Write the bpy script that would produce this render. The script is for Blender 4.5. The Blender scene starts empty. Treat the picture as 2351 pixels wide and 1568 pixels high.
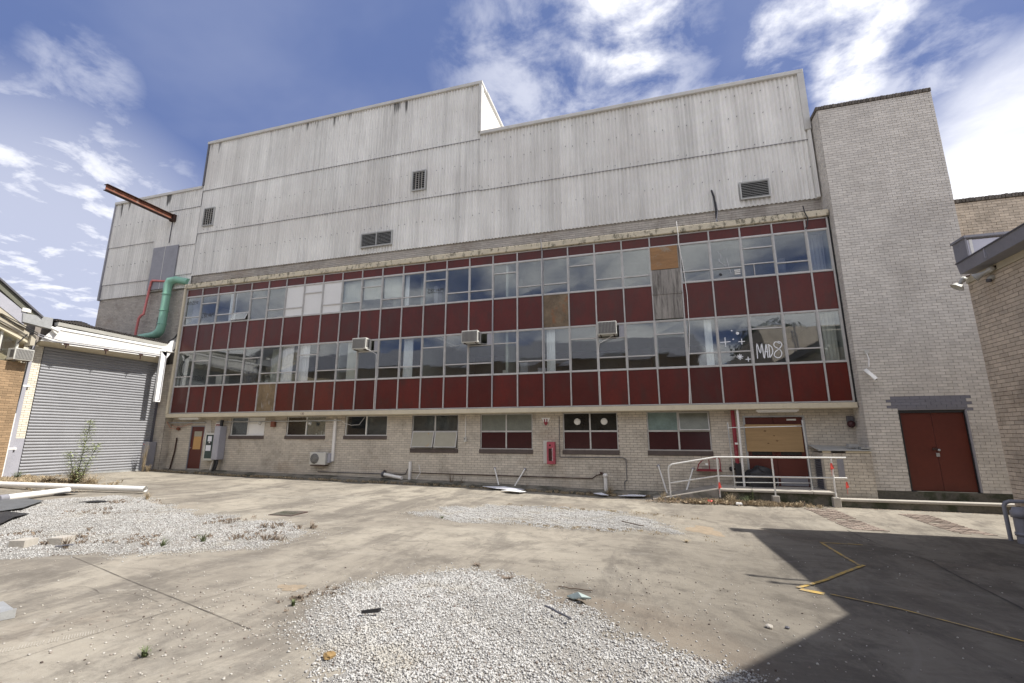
import bpy, math, random
import numpy as np
from mathutils import Vector, Matrix
random.seed(7); rng=np.random.default_rng(11)
S=bpy.context.scene; COL=S.collection
R=math.radians
# ---------------------------------------------------------------- camera
cd=bpy.data.cameras.new('camera'); cam=bpy.data.objects.new('camera',cd); COL.objects.link(cam)
CAM=Vector((21.5282,-16.3736,1.6))
cam.location=CAM; cam.rotation_euler=(math.pi/2+0.203745,0,0.282465)
cd.sensor_width=36; cd.lens=16.027; cd.clip_start=.05; cd.clip_end=2000
S.camera=cam
# ---------------------------------------------------------------- sun and sky
SUND=Vector((5,.2,6.05)).normalized()
sl=bpy.data.lights.new('sun','SUN'); sl.energy=4.6; sl.angle=R(.53); sl.color=(1,.955,.89)
so=bpy.data.objects.new('sun',sl); COL.objects.link(so); so.location=(60,0,60)
so.rotation_euler=SUND.to_track_quat('Z','Y').to_euler()
S.view_settings.view_transform='Standard'; S.view_settings.look='None'; S.view_settings.gamma=1
S.view_settings.exposure=0.6; S.view_settings.use_curve_mapping=False
W=bpy.data.worlds.new('World'); S.world=W; W.use_nodes=True
def cam_dir(px,py):      # direction of a point of the photograph, worked out once from the lens
    v=Vector(((px-1175.5)/1046.7,(784-py)/1046.7,-1)); v.rotate(cam.rotation_euler); return v.normalized()
def world():
    nt=W.node_tree; N=nt.nodes; L=nt.links; N.clear()
    def n(t,**k):
        x=N.new(t)
        for a,b in k.items(): setattr(x,a,b)
        return x
    def m(op,a,b=None,c=None,clamp=False):
        x=n('ShaderNodeMath',operation=op,use_clamp=clamp)
        for i,v in enumerate((a,b,c)):
            if v is None: continue
            if hasattr(v,'is_output'): L.new(v,x.inputs[i])
            else: x.inputs[i].default_value=v
        return x.outputs[0]
    out=n('ShaderNodeOutputWorld'); bg=n('ShaderNodeBackground'); bg.inputs[1].default_value=.115
    sky=n('ShaderNodeTexSky',sky_type='NISHITA'); sky.sun_disc=False
    sky.sun_elevation=math.asin(SUND.z); sky.sun_rotation=math.atan2(SUND.x,SUND.y)
    sky.air_density=1.0; sky.dust_density=.6; sky.ozone_density=2.2; sky.altitude=50
    tc=n('ShaderNodeTexCoord'); D=tc.outputs['Generated']
    sep=n('ShaderNodeSeparateXYZ'); L.new(D,sep.inputs[0])
    zz=m('MAXIMUM',sep.outputs[2],0.0); den=m('ADD',zz,.12)
    cx=m('DIVIDE',sep.outputs[0],den); cy=m('DIVIDE',sep.outputs[1],den)
    cb=n('ShaderNodeCombineXYZ'); L.new(cx,cb.inputs[0]); L.new(cy,cb.inputs[1])
    def noise(scale,det,rough,dist=0,off=(0,0,0),st=(1,1,1),rot=0):
        mp=n('ShaderNodeMapping'); L.new(cb.outputs[0],mp.inputs[0]); mp.inputs['Location'].default_value=off
        mp.inputs['Scale'].default_value=st; mp.inputs['Rotation'].default_value=(0,0,rot)
        t=n('ShaderNodeTexNoise'); L.new(mp.outputs[0],t.inputs['Vector'])
        t.inputs['Scale'].default_value=scale; t.inputs['Detail'].default_value=det
        t.inputs['Roughness'].default_value=rough; t.inputs['Distortion'].default_value=dist
        return t.outputs[0]
    def blob(px,py,r0,r1):        # r in degrees: full inside r0, nothing outside r1
        d=cam_dir(px,py); v=n('ShaderNodeVectorMath',operation='DOT_PRODUCT')
        nm=n('ShaderNodeVectorMath',operation='NORMALIZE'); L.new(D,nm.inputs[0])
        L.new(nm.outputs[0],v.inputs[0]); v.inputs[1].default_value=d
        mr=n('ShaderNodeMapRange',interpolation_type='SMOOTHSTEP'); L.new(v.outputs['Value'],mr.inputs[0])
        mr.inputs[1].default_value=math.cos(R(r1)); mr.inputs[2].default_value=math.cos(R(r0)); return mr.outputs[0]
    def band(v,a,b):
        mr=n('ShaderNodeMapRange',interpolation_type='SMOOTHSTEP'); L.new(v,mr.inputs[0])
        mr.inputs[1].default_value=a; mr.inputs[2].default_value=b; return mr.outputs[0]
    big=noise(2.6,9,.62,.25); fine=noise(7.5,7,.6,.3,(3,1,0))
    wisp=noise(1.5,6,.55,.3,(1,4,2),(1,.7,1),.6)
    gen=noise(1.1,5,.55,.2,(5,2,0))
    def msum(*a):
        x=a[0]
        for b in a[1:]: x=m('MAXIMUM',x,b)
        return x
    # thick puffs
    mk=msum(m('MULTIPLY',blob(1440,50,3,9),1.15),blob(1800,70,2,6),blob(1990,10,2,6),blob(1950,150,1,5.5),m('MULTIPLY',blob(1290,10,2,9),.7),
            m('MULTIPLY',blob(1050,10,1,6),.5),m('MULTIPLY',blob(1700,160,1,6),.55))
    den1=band(m('ADD',m('ADD',m('MULTIPLY',m('SUBTRACT',big,.5),1.9),m('MULTIPLY',m('SUBTRACT',fine,.5),1.1)),m('MULTIPLY',mk,.46)),.12,1.05)
    den1=m('MULTIPLY',den1,m('ADD',m('MULTIPLY',mk,.9),.1))
    # thin altocumulus low on the left, soft wisps across
    ml=msum(blob(40,620,8,19),m('MULTIPLY',blob(190,180,1,5),.42),m('MULTIPLY',blob(1330,180,5,18),.60),m('MULTIPLY',blob(2080,230,2,9),.6))
    den2=m('MULTIPLY',band(m('ADD',m('MULTIPLY',fine,.6),m('MULTIPLY',big,.5)),.43,.68),m('MULTIPLY',ml,.62))
    den2=msum(den2,m('MULTIPLY',blob(60,640,5,20),.30))
    # bright veil on the right
    veil=m('MULTIPLY',band(m('ADD',blob(2500,440,0,18),m('MULTIPLY',m('SUBTRACT',m('ADD',m('MULTIPLY',wisp,.6),m('MULTIPLY',big,.4)),.5),1.3)),.25,1.15),.80)
    thin=m('ADD',m('MULTIPLY',band(gen,.40,.72),.06),.02)
    # unseen rest of the sky: dense cloud added to brighten the shaded facade
    back=blob(1175,500,62,82); rest=m('MULTIPLY',m('SUBTRACT',1.0,back),m('MULTIPLY',band(gen,.39,.62),.97))
    c=msum(den1,den2,veil,thin,rest); c=m('MINIMUM',c,1.0)
    col=n('ShaderNodeMixRGB'); L.new(c,col.inputs[0])
    hs=n('ShaderNodeHueSaturation'); hs.inputs['Saturation'].default_value=1.0; hs.inputs['Value'].default_value=1.0
    tint=n('ShaderNodeMixRGB',blend_type='MULTIPLY'); tint.inputs[0].default_value=1; L.new(sky.outputs[0],tint.inputs[1]); tint.inputs[2].default_value=(.44,.50,.86,1)
    L.new(tint.outputs[0],hs.inputs['Color'])
    flat=n('ShaderNodeMixRGB'); flat.inputs[0].default_value=.86; L.new(hs.outputs[0],flat.inputs[1]); flat.inputs[2].default_value=(.72,1.12,2.5,1)
    L.new(flat.outputs[0],col.inputs[1]); col.inputs[2].default_value=(9.4,9.3,9.2,1)
    L.new(col.outputs[0],bg.inputs[0]); L.new(bg.outputs[0],out.inputs[0])
world()
# ---------------------------------------------------------------- materials
MATS={}
class NB:
    def __init__(s,mat):
        mat.use_nodes=True; s.t=mat.node_tree; s.t.nodes.clear(); s.pos=None
    def n(s,t,ins=None,**k):
        x=s.t.nodes.new(t)
        for a,b in k.items(): setattr(x,a,b)
        if ins:
            for a,b in ins.items():
                if hasattr(b,'is_output'): s.t.links.new(b,x.inputs[a])
                else: x.inputs[a].default_value=b
        return x
    def m(s,op,a,b=0.0,clamp=False):
        return s.n('ShaderNodeMath',{0:a,1:b},operation=op,use_clamp=clamp).outputs[0]
    def P(s,obj=False):
        if obj: return s.n('ShaderNodeTexCoord').outputs['Object']
        if s.pos is None: s.pos=s.n('ShaderNodeNewGeometry').outputs['Position']
        return s.pos
    def noise(s,scale,det=4,rough=.6,st=(1,1,1),dist=0,off=(0,0,0),rot=(0,0,0),obj=False):
        v=s.n('ShaderNodeMapping',{0:s.P(obj),'Scale':st,'Location':off,'Rotation':rot}).outputs[0]
        return s.n('ShaderNodeTexNoise',{'Vector':v,'Scale':scale,'Detail':det,'Roughness':rough,'Distortion':dist}).outputs[0]
    def band(s,v,a,b): return s.n('ShaderNodeMapRange',{0:v,1:a,2:b},interpolation_type='SMOOTHSTEP').outputs[0]
    def mix(s,f,a,b,bt='MIX'): return s.n('ShaderNodeMixRGB',{0:f,1:a,2:b},blend_type=bt).outputs[0]
    def rnd(s):
        a=s.n('ShaderNodeObjectInfo').outputs['Random']; b=s.n('ShaderNodeNewGeometry').outputs['Random Per Island']
        return s.m('FRACT',s.m('ADD',a,b))
def c4(c): return (c[0],c[1],c[2],1)
def mul(c,f): return tuple(min(1,x*f) for x in c[:3])
def mat(name,col,rough=.7,metal=0,var=.18,scale=3,col2=None,st=(1,1,1),bump=0,bscale=60,rvar=0,spec=.5,stain=None,thr=(.55,.75),sscale=1.2,sst=(1,1,1),obj=False,extra=None,coat=0,samt=.85):
    """general weathered surface: two scales of tone, per-piece tone, stains of their own shape, fine bump"""
    if name in MATS: return MATS[name]
    mt=bpy.data.materials.new(name); b=NB(mt); MATS[name]=mt
    n1=b.noise(scale,6,.62,st,obj=obj); n2=b.noise(scale*7.3,4,.6,st,obj=obj)
    f=b.m('ADD',b.m('MULTIPLY',n1,.65),b.m('MULTIPLY',n2,.35))
    f=b.band(f,.3,.7)
    c=b.mix(f,c4(mul(col,1-var)),c4(col2 or mul(col,1+var)))
    if rvar:
        r=b.m('ADD',b.m('MULTIPLY',b.rnd(),2*rvar),1-rvar)
        rr=b.n('ShaderNodeCombineXYZ',{0:r,1:r,2:r}).outputs[0]; c=b.mix(1.0,c,rr,'MULTIPLY')
    if stain:
        s=b.band(b.noise(sscale,8,.65,sst,.3,(7,3,1)),*thr); c=b.mix(b.m('MULTIPLY',s,samt),c,c4(stain))
    if extra: c=extra(b,c)
    p=b.n('ShaderNodeBsdfPrincipled',{'Base Color':c,'Roughness':rough,'Metallic':metal,'Specular IOR Level':spec,'Coat Weight':coat,'Coat Roughness':.08})
    if bump:
        h=b.noise(bscale,4,.6,obj=obj)
        b.t.links.new(b.n('ShaderNodeBump',{'Height':h,'Strength':bump,'Distance':.01}).outputs[0],p.inputs['Normal'])
    o=b.n('ShaderNodeOutputMaterial',{0:p.outputs[0]})
    return mt
def glass(name,ior=1.75,tint=(.75,.82,.8),dirt=.12,rough=.01,wob=.0,dcol=(.35,.37,.36)):
    if name in MATS: return MATS[name]
    mt=bpy.data.materials.new(name); b=NB(mt); MATS[name]=mt
    bp=b.n('ShaderNodeBump',{'Height':b.noise(1.6,2,.5),'Strength':wob,'Distance':.02}).outputs[0]
    fc=b.n('ShaderNodeLayerWeight',{'Blend':.5}).outputs['Facing']; f0=((ior-1)/(ior+1))**2
    fr=b.m('ADD',b.m('MULTIPLY',b.m('POWER',fc,4.0),.9),f0,True)
    tr=b.n('ShaderNodeBsdfTransparent',{0:c4(tint)}).outputs[0]
    gl=b.n('ShaderNodeBsdfGlossy',{'Color':(.95,.97,1,1),'Roughness':rough,'Normal':bp}).outputs[0]
    x=b.n('ShaderNodeMixShader',{0:fr,1:tr,2:gl}).outputs[0]
    df=b.n('ShaderNodeBsdfDiffuse',{0:c4(dcol)}).outputs[0]
    d=b.m('MULTIPLY',b.m('ADD',b.band(b.noise(2.2,7,.7,(1,1,.5)),.35,.8),.25),dirt)
    x=b.n('ShaderNodeMixShader',{0:d,1:x,2:df}).outputs[0]
    b.n('ShaderNodeOutputMaterial',{0:x}); return mt
# brick: paint and dirt in bands of their own
def brick_extra(b,c):
    s=b.band(b.noise(.55,7,.62,(1,1,.7),.4,(2,9,4)),.45,.72); c=b.mix(b.m('MULTIPLY',s,.28),c,(.22,.19,.16,1))
    s=b.band(b.noise(.9,5,.6,(1,1,1),.4,(12,9,4)),.5,.7); c=b.mix(b.m('MULTIPLY',s,.25),c,(.50,.47,.44,1))
    return c
BR_T=mat('painted_brick_grey',(.62,.585,.53),.85,var=.08,rvar=.09,bump=.25,extra=brick_extra)
def grime(b,c):   # moss and soot runs low on the wall, ragged
    s=b.band(b.noise(1.1,8,.7,(1,1,.8),.5,(3,3,3)),.46,.74); c=b.mix(b.m('MULTIPLY',s,.55),c,(.16,.135,.11,1)); s=b.band(b.noise(.42,8,.68,(1,1,1.2),.5,(31,3,8)),.50,.68); return b.mix(b.m('MULTIPLY',s,.38),c,(.33,.235,.15,1))
BR_G=mat('painted_brick_cream',(.55,.50,.42),.85,var=.08,rvar=.09,bump=.25,extra=grime)
BR_S=mat('painted_brick_strip',(.44,.405,.36),.85,var=.08,rvar=.10,bump=.25,extra=grime)
MO_T=mat('mortar_painted',(.40,.375,.34),.95,var=.15,scale=6)
BR_L=mat('painted_brick_lintel',(.20,.20,.23),.8,var=.06,rvar=.05,bump=.2)
BR_R=mat('cream_brick',(.60,.51,.40),.88,var=.08,rvar=.13,bump=.3,extra=grime)
BR_N=mat('brown_brick',(.30,.205,.12),.88,var=.08,rvar=.16,bump=.3)
BR_W=mat('whitewashed_brick',(.66,.62,.52),.85,var=.07,rvar=.07,bump=.3)
BR_C=mat('coping_brick',(.12,.105,.09),.92,var=.25,rvar=.3,bump=.4)
MO_D=mat('mortar_dark',(.27,.24,.215),.95,var=.15,scale=6)
MO_B=mat('mortar_brown',(.20,.16,.12),.95,var=.15,scale=6)
MO_P=mat('mortar_pale',(.42,.34,.22),.95,var=.15,scale=6)
def clad_extra(top):
    def f(b,c):
        # vertical soft run-marks
        s=b.band(b.noise(2.2,6,.6,(1,1,.08)),.42,.75); c=b.mix(b.m('MULTIPLY',s,.30),c,(.30,.295,.275,1))
        s=b.band(b.noise(6.5,5,.7,(1,1,.02),0,(2,1,5)),.50,.62); c=b.mix(b.m('MULTIPLY',s,.16),c,(.25,.245,.23,1)); s=b.band(b.noise(3.1,4,.7,(1,1,.015),0,(8,1,5)),.56,.66); c=b.mix(b.m('MULTIPLY',s,.25),c,(.88,.87,.84,1))
        s=b.band(b.noise(.22,4,.55),.42,.66); c=b.mix(b.m('MULTIPLY',s,.22),c,(.46,.42,.38,1))
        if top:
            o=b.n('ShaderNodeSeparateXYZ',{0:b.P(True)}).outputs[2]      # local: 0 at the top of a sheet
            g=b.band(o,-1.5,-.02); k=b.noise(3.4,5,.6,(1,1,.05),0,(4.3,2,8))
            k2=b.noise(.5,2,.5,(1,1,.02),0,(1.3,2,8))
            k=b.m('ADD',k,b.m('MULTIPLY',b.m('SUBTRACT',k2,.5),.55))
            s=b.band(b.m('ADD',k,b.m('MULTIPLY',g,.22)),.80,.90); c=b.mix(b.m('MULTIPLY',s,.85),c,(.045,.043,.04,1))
        return c
    return f
CLAD=mat('fibre_cement_sheet',(.80,.79,.75),.85,var=.05,rvar=.055,scale=1.2,bump=.15,extra=clad_extra(False))
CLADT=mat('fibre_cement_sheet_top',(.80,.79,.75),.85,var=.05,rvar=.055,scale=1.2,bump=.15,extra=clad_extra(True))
CAPM=mat('capping_metal',(.54,.53,.50),.6,var=.1,scale=2,stain=(.2,.19,.17),thr=(.6,.8),samt=.5)
def moss(b,c):
    s=b.band(b.noise(6,7,.7,(1,1,.6)),.50,.62); return b.mix(b.m('MULTIPLY',s,.75),c,(.06,.055,.035,1))
SLABM=mat('cream_painted_concrete',(.58,.52,.39),.8,var=.08,scale=2,stain=(.25,.21,.14),thr=(.58,.8),sscale=2.5,samt=.6,bump=.2)
SLABT=mat('mossy_slab_edge',(.58,.52,.39),.8,var=.1,scale=2,bump=.3,extra=moss)
ALU=mat('weathered_aluminium',(.50,.49,.47),.45,.15,var=.12,scale=5,rvar=.08,stain=(.22,.20,.18),thr=(.62,.8),sscale=4,samt=.6)
RED=mat('dark_red_panel',(.094,.0135,.0095),.36,var=.16,scale=1.5,rvar=.24,spec=.32,coat=.05,stain=(.060,.022,.018),thr=(.42,.75),sscale=1.6,sst=(1.5,1,.6),samt=.8)
REDD=mat('red_brown_door_paint',(.098,.018,.0105),.5,var=.12,scale=2)
PLYN=mat('orange_plywood',(.29,.16,.07),.75,var=.25,scale=1.5,st=(.5,1,3),stain=(.30,.26,.20),thr=(.5,.62),sscale=1.4)
PLYT=mat('raw_plywood',(.34,.225,.11),.75,var=.18,scale=1.6,st=(.35,1,5),stain=(.2,.10,.04),thr=(.62,.75),sscale=1.6,samt=.6)
PLYG=mat('grey_weathered_plywood',(.27,.25,.225),.9,var=.3,scale=2,st=(4,1,.4),stain=(.11,.10,.09),thr=(.5,.62),sscale=5,sst=(3,1,.25))
BRDB=mat('stained_brown_board',(.19,.135,.075),.85,var=.3,scale=1.5,stain=(.33,.31,.28),thr=(.52,.7),sscale=4,sst=(1.5,1,.4))
BRDR=mat('rusty_stained_board',(.17,.125,.08),.8,var=.35,scale=2,stain=(.26,.09,.03),thr=(.55,.68),sscale=1.6)
GL=glass('window_glass',1.85,(.93,.955,.945),.05,wob=.04)
GLC=glass('clear_window_glass',1.7,(.95,.965,.96),.05,wob=.04)
GLD=glass('dusty_window_glass',1.6,(.86,.89,.87),.2)
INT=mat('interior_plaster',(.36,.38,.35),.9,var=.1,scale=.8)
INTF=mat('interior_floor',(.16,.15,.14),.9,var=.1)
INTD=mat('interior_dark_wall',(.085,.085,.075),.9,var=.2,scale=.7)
WHT=mat('white_sheet',(.78,.78,.76),.7,var=.04,scale=3)
BLIND=mat('cream_blind',(.60,.59,.54),.8,var=.05,scale=3)
CURT=mat('white_curtain',(.8,.8,.82),.9,var=.06,scale=4,st=(4,1,.3))
LOUV=mat('louvre_aluminium',(.42,.42,.40),.5,.2,var=.1)
DARK=mat('dark_void',(.012,.012,.012),.9,var=.1)
BLK=mat('black_rubber',(.02,.02,.022),.55,var=.2)
GREYD=mat('dark_grey_paint',(.10,.10,.115),.55,var=.12)
GREYM=mat('mid_grey_paint',(.25,.25,.275),.5,var=.10,scale=2)
GREYL=mat('grey_enamel_steel',(.36,.36,.40),.4,var=.08,scale=2)
GALV=mat('galvanised_steel',(.42,.43,.43),.42,.4,var=.14,scale=8)
SILL=mat('brown_sill_tile',(.085,.065,.058),.7,var=.2,scale=5)
RUST=mat('rusty_steel',(.20,.075,.045),.9,var=.45,scale=3,stain=(.46,.38,.32),thr=(.56,.72),sscale=1.8,samt=.8)
RUSTD=mat('dark_rust',(.05,.025,.02),.9,var=.4,scale=4)
GREEN=mat('mint_green_paint',(.25,.49,.37),.45,var=.08,scale=2,stain=(.14,.24,.18),thr=(.64,.82),sscale=2,samt=.5)
PINK=mat('faded_red_paint',(.62,.19,.18),.6,var=.15,scale=3)
REDP=mat('fire_red_paint',(.24,.022,.035),.45,var=.2,scale=5,stain=(.45,.2,.22),thr=(.6,.75),sscale=6,samt=.5)
PVC=mat('white_pvc',(.74,.73,.70),.4,var=.06,scale=3,stain=(.38,.35,.3),thr=(.62,.85),sscale=2,samt=.4)
WHP=mat('white_paint',(.72,.71,.67),.5,var=.07,scale=3,stain=(.42,.38,.3),thr=(.6,.8),sscale=2,samt=.35)
ACW=mat('aged_white_enamel',(.55,.545,.50),.45,var=.08,scale=4,stain=(.3,.27,.22),thr=(.6,.8),sscale=4,samt=.4)
GRIL=mat('dusty_grille',(.13,.125,.12),.7,.2,var=.2,scale=20)
ROLL=mat('roller_door_steel',(.295,.30,.315),.42,.25,var=.07,scale=1.5,rvar=.04,stain=(.18,.18,.175),thr=(.55,.8),sscale=1.5,sst=(1,1,2),samt=.5,bump=.6,bscale=2.2)
CONC=mat('old_concrete',(.31,.285,.25),.92,var=.16,scale=2,stain=(.075,.08,.06),thr=(.5,.72),sscale=1.8,bump=.5,bscale=30,samt=.7)
CONCD=mat('mossy_concrete',(.13,.12,.10),.95,var=.3,scale=2,stain=(.035,.045,.02),thr=(.45,.65),sscale=2.5,bump=.6,bscale=25)
CONCL=mat('pale_concrete',(.42,.39,.34),.9,var=.12,scale=3,stain=(.22,.2,.17),thr=(.6,.8),bump=.4,bscale=30)
YEL=mat('worn_yellow_paint',(.46,.31,.08),.85,var=.2,scale=6,stain=(.21,.185,.15),thr=(.44,.60),sscale=9,samt=.8)
FLAG=mat('orange_red_tape',(.70,.08,.06),.6,var=.1)
GRF=mat('white_spray_paint',(.82,.84,.86),.7,var=.03); GRK=mat('black_marker',(.015,.015,.018),.6)
LEAF=mat('weed_green',(.10,.125,.05),.7,var=.35,scale=14,rvar=.25)
LEAFD=mat('dry_weed',(.36,.29,.19),.9,var=.35,scale=14,rvar=.3)
LEAFR=mat('reddish_weed',(.20,.155,.115),.9,var=.35,scale=14,rvar=.3)
TREEM=mat('tree_leaf',(.035,.06,.022),.7,var=.4,scale=3,rvar=.4)
BARK=mat('bark',(.14,.11,.085),.95,var=.3,scale=5)
PAPR=mat('white_paper_sheet',(.72,.73,.78),.8,var=.06)
CLOTHG=mat('faded_green_plastic',(.38,.45,.42),.6,var=.15)
# ---------------------------------------------------------------- mesh helpers
class M:
    def __init__(s): s.v=[]; s.f=[]; s.sm=[]
    def add(s,vs,fs,sm=False):
        o=len(s.v); s.v+=[tuple(p) for p in vs]; s.f+=[tuple(i+o for i in q) for q in fs]; s.sm+=[sm]*len(fs); return s
    def box(s,x0,x1,y0,y1,z0,z1,c=0):
        if x0>x1: x0,x1=x1,x0
        if y0>y1: y0,y1=y1,y0
        if z0>z1: z0,z1=z1,z0
        if c<=0:
            vs=[(x,y,z) for x in (x0,x1) for y in (y0,y1) for z in (z0,z1)]
            return s.add(vs,[(0,1,3,2),(4,6,7,5),(0,4,5,1),(2,3,7,6),(0,2,6,4),(1,5,7,3)])
        c=min(c,(x1-x0)*.45,(y1-y0)*.45,(z1-z0)*.45)
        vs=[];idx={}
        for ix,(X,sx) in enumerate(((x0,1),(x1,-1))):
            for iy,(Y,sy) in enumerate(((y0,1),(y1,-1))):
                for iz,(Z,sz) in enumerate(((z0,1),(z1,-1))):
                    for ax in range(3):
                        p=[X+sx*c,Y+sy*c,Z+sz*c]; p[ax]=(X,Y,Z)[ax]
                        idx[ix,iy,iz,ax]=len(vs); vs.append(tuple(p))
        fs=[]
        for a in range(3):
            b,d=[(1,2),(2,0),(0,1)][a]
            for i in (0,1):
                q=[]
                for (j,k) in ((0,0),(1,0),(1,1),(0,1)):
                    t=[0,0,0]; t[a]=i; t[b]=j; t[d]=k; q.append(idx[t[0],t[1],t[2],a])
                fs.append(tuple(q if i else q[::-1]))
        for a in range(3):
            b,d=[(1,2),(2,0),(0,1)][a]
            for j in (0,1):
                for k in (0,1):
                    def K(i,ax):
                        t=[0,0,0]; t[a]=i; t[b]=j; t[d]=k; return idx[t[0],t[1],t[2],ax]
                    q=(K(0,b),K(1,b),K(1,d),K(0,d)); fs.append(q if (j==k) else q[::-1])
        for ix in (0,1):
            for iy in (0,1):
                for iz in (0,1):
                    q=(idx[ix,iy,iz,0],idx[ix,iy,iz,1],idx[ix,iy,iz,2]); fs.append(q if (ix+iy+iz)%2==1 else q[::-1])
        return s.add(vs,fs)
    def hexa(s,p): # 8 points: bottom 4 ccw, top 4 ccw
        return s.add(p,[(3,2,1,0),(4,5,6,7),(0,1,5,4),(1,2,6,5),(2,3,7,6),(3,0,4,7)])
    def tube(s,pts,r,n=10,cap=True,sm=True):
        pts=[Vector(p) for p in pts]; rs=r if isinstance(r,(list,tuple)) else [r]*len(pts)
        o=len(s.v); up=None; ring=[]
        for i,p in enumerate(pts):
            if i==0: t=pts[1]-p
            elif i==len(pts)-1: t=p-pts[i-1]
            else: t=(pts[i+1]-p).normalized()+(p-pts[i-1]).normalized()
            t=t.normalized()
            if up is None:
                up=Vector((0,0,1)) if abs(t.z)<.9 else Vector((1,0,0))
            u=(up-t*up.dot(t)).normalized(); w=t.cross(u); up=u
            k=1.0
            if 0<i<len(pts)-1:
                cs=(pts[i+1]-p).normalized().dot((p-pts[i-1]).normalized()); k=1/max(.6,math.sqrt(max(.05,(1+cs)/2)))
            ring.append([p+(u*math.cos(a)+w*math.sin(a))*rs[i]*k for a in [2*math.pi*j/n for j in range(n)]])
        vs=[q for rg in ring for q in rg]; fs=[]
        for i in range(len(pts)-1):
            for j in range(n):
                a=i*n+j; b=i*n+(j+1)%n; fs.append((a,b,b+n,a+n))
        s.add(vs,fs,sm)
        if cap:
            m=(len(pts)-1)*n; s.add(vs[:n],[tuple(range(n))[::-1]]); s.add(vs[m:],[tuple(range(n))])
        return s
    def lathe(s,o,ax,prof,n=16,sm=True):  # prof: (distance along ax, radius)
        o=Vector(o); ax=Vector(ax).normalized()
        u=ax.orthogonal().normalized(); w=ax.cross(u); vs=[];fs=[]
        for (d,r) in prof:
            for j in range(n):
                a=2*math.pi*j/n; vs.append(o+ax*d+(u*math.cos(a)+w*math.sin(a))*max(r,1e-4))
        for i in range(len(prof)-1):
            for j in range(n):
                a=i*n+j; b=i*n+(j+1)%n; fs.append((a,b,b+n,a+n))
        return s.add(vs,fs,sm)
    def quad(s,a,b,c,d): return s.add([a,b,c,d],[(0,1,2,3)])
    def data(s,name,m):
        me=bpy.data.meshes.new(name); me.from_pydata(s.v,[],s.f)
        if any(s.sm): me.polygons.foreach_set('use_smooth',s.sm)
        if m: me.materials.append(m)
        me.update(); return me
    def build(s,name,m,parent=None,**k):
        if parent is not None:
            o=wloc(parent); s.v=[(p[0]-o[0],p[1]-o[1],p[2]-o[2]) for p in s.v]
        return link(name,s.data(name,m),parent,**k)
WL={}
def wloc(o): return WL.get(o.name,(0,0,0))
def link(name,me,parent=None,loc=None,label=None,cat=None,kind=None,group=None,rot=None,scale=None):
    o=bpy.data.objects.new(name,me); COL.objects.link(o)
    if parent is not None:
        o.parent=parent; WL[o.name]=wloc(parent) if loc is None else tuple(a+b for a,b in zip(wloc(parent),loc))
    if loc is not None: o.location=loc
    if parent is None and loc is not None: WL[o.name]=tuple(loc)
    if rot is not None: o.rotation_euler=rot
    if scale is not None: o.scale=scale
    if label: o['label']=label
    if cat: o['category']=cat
    if kind: o['kind']=kind
    if group: o['group']=group
    return o
def thing(name,label,cat,loc,group=None,rz=0):
    o=bpy.data.objects.new(name,None); COL.objects.link(o); o.location=loc; o.empty_display_size=.3
    o.rotation_euler=(0,0,rz); o['label']=label; o['category']=cat
    if group: o['group']=group
    WL[o.name]=tuple(loc); return o
def B(*a,**k): return M().box(*a,**k)
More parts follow.
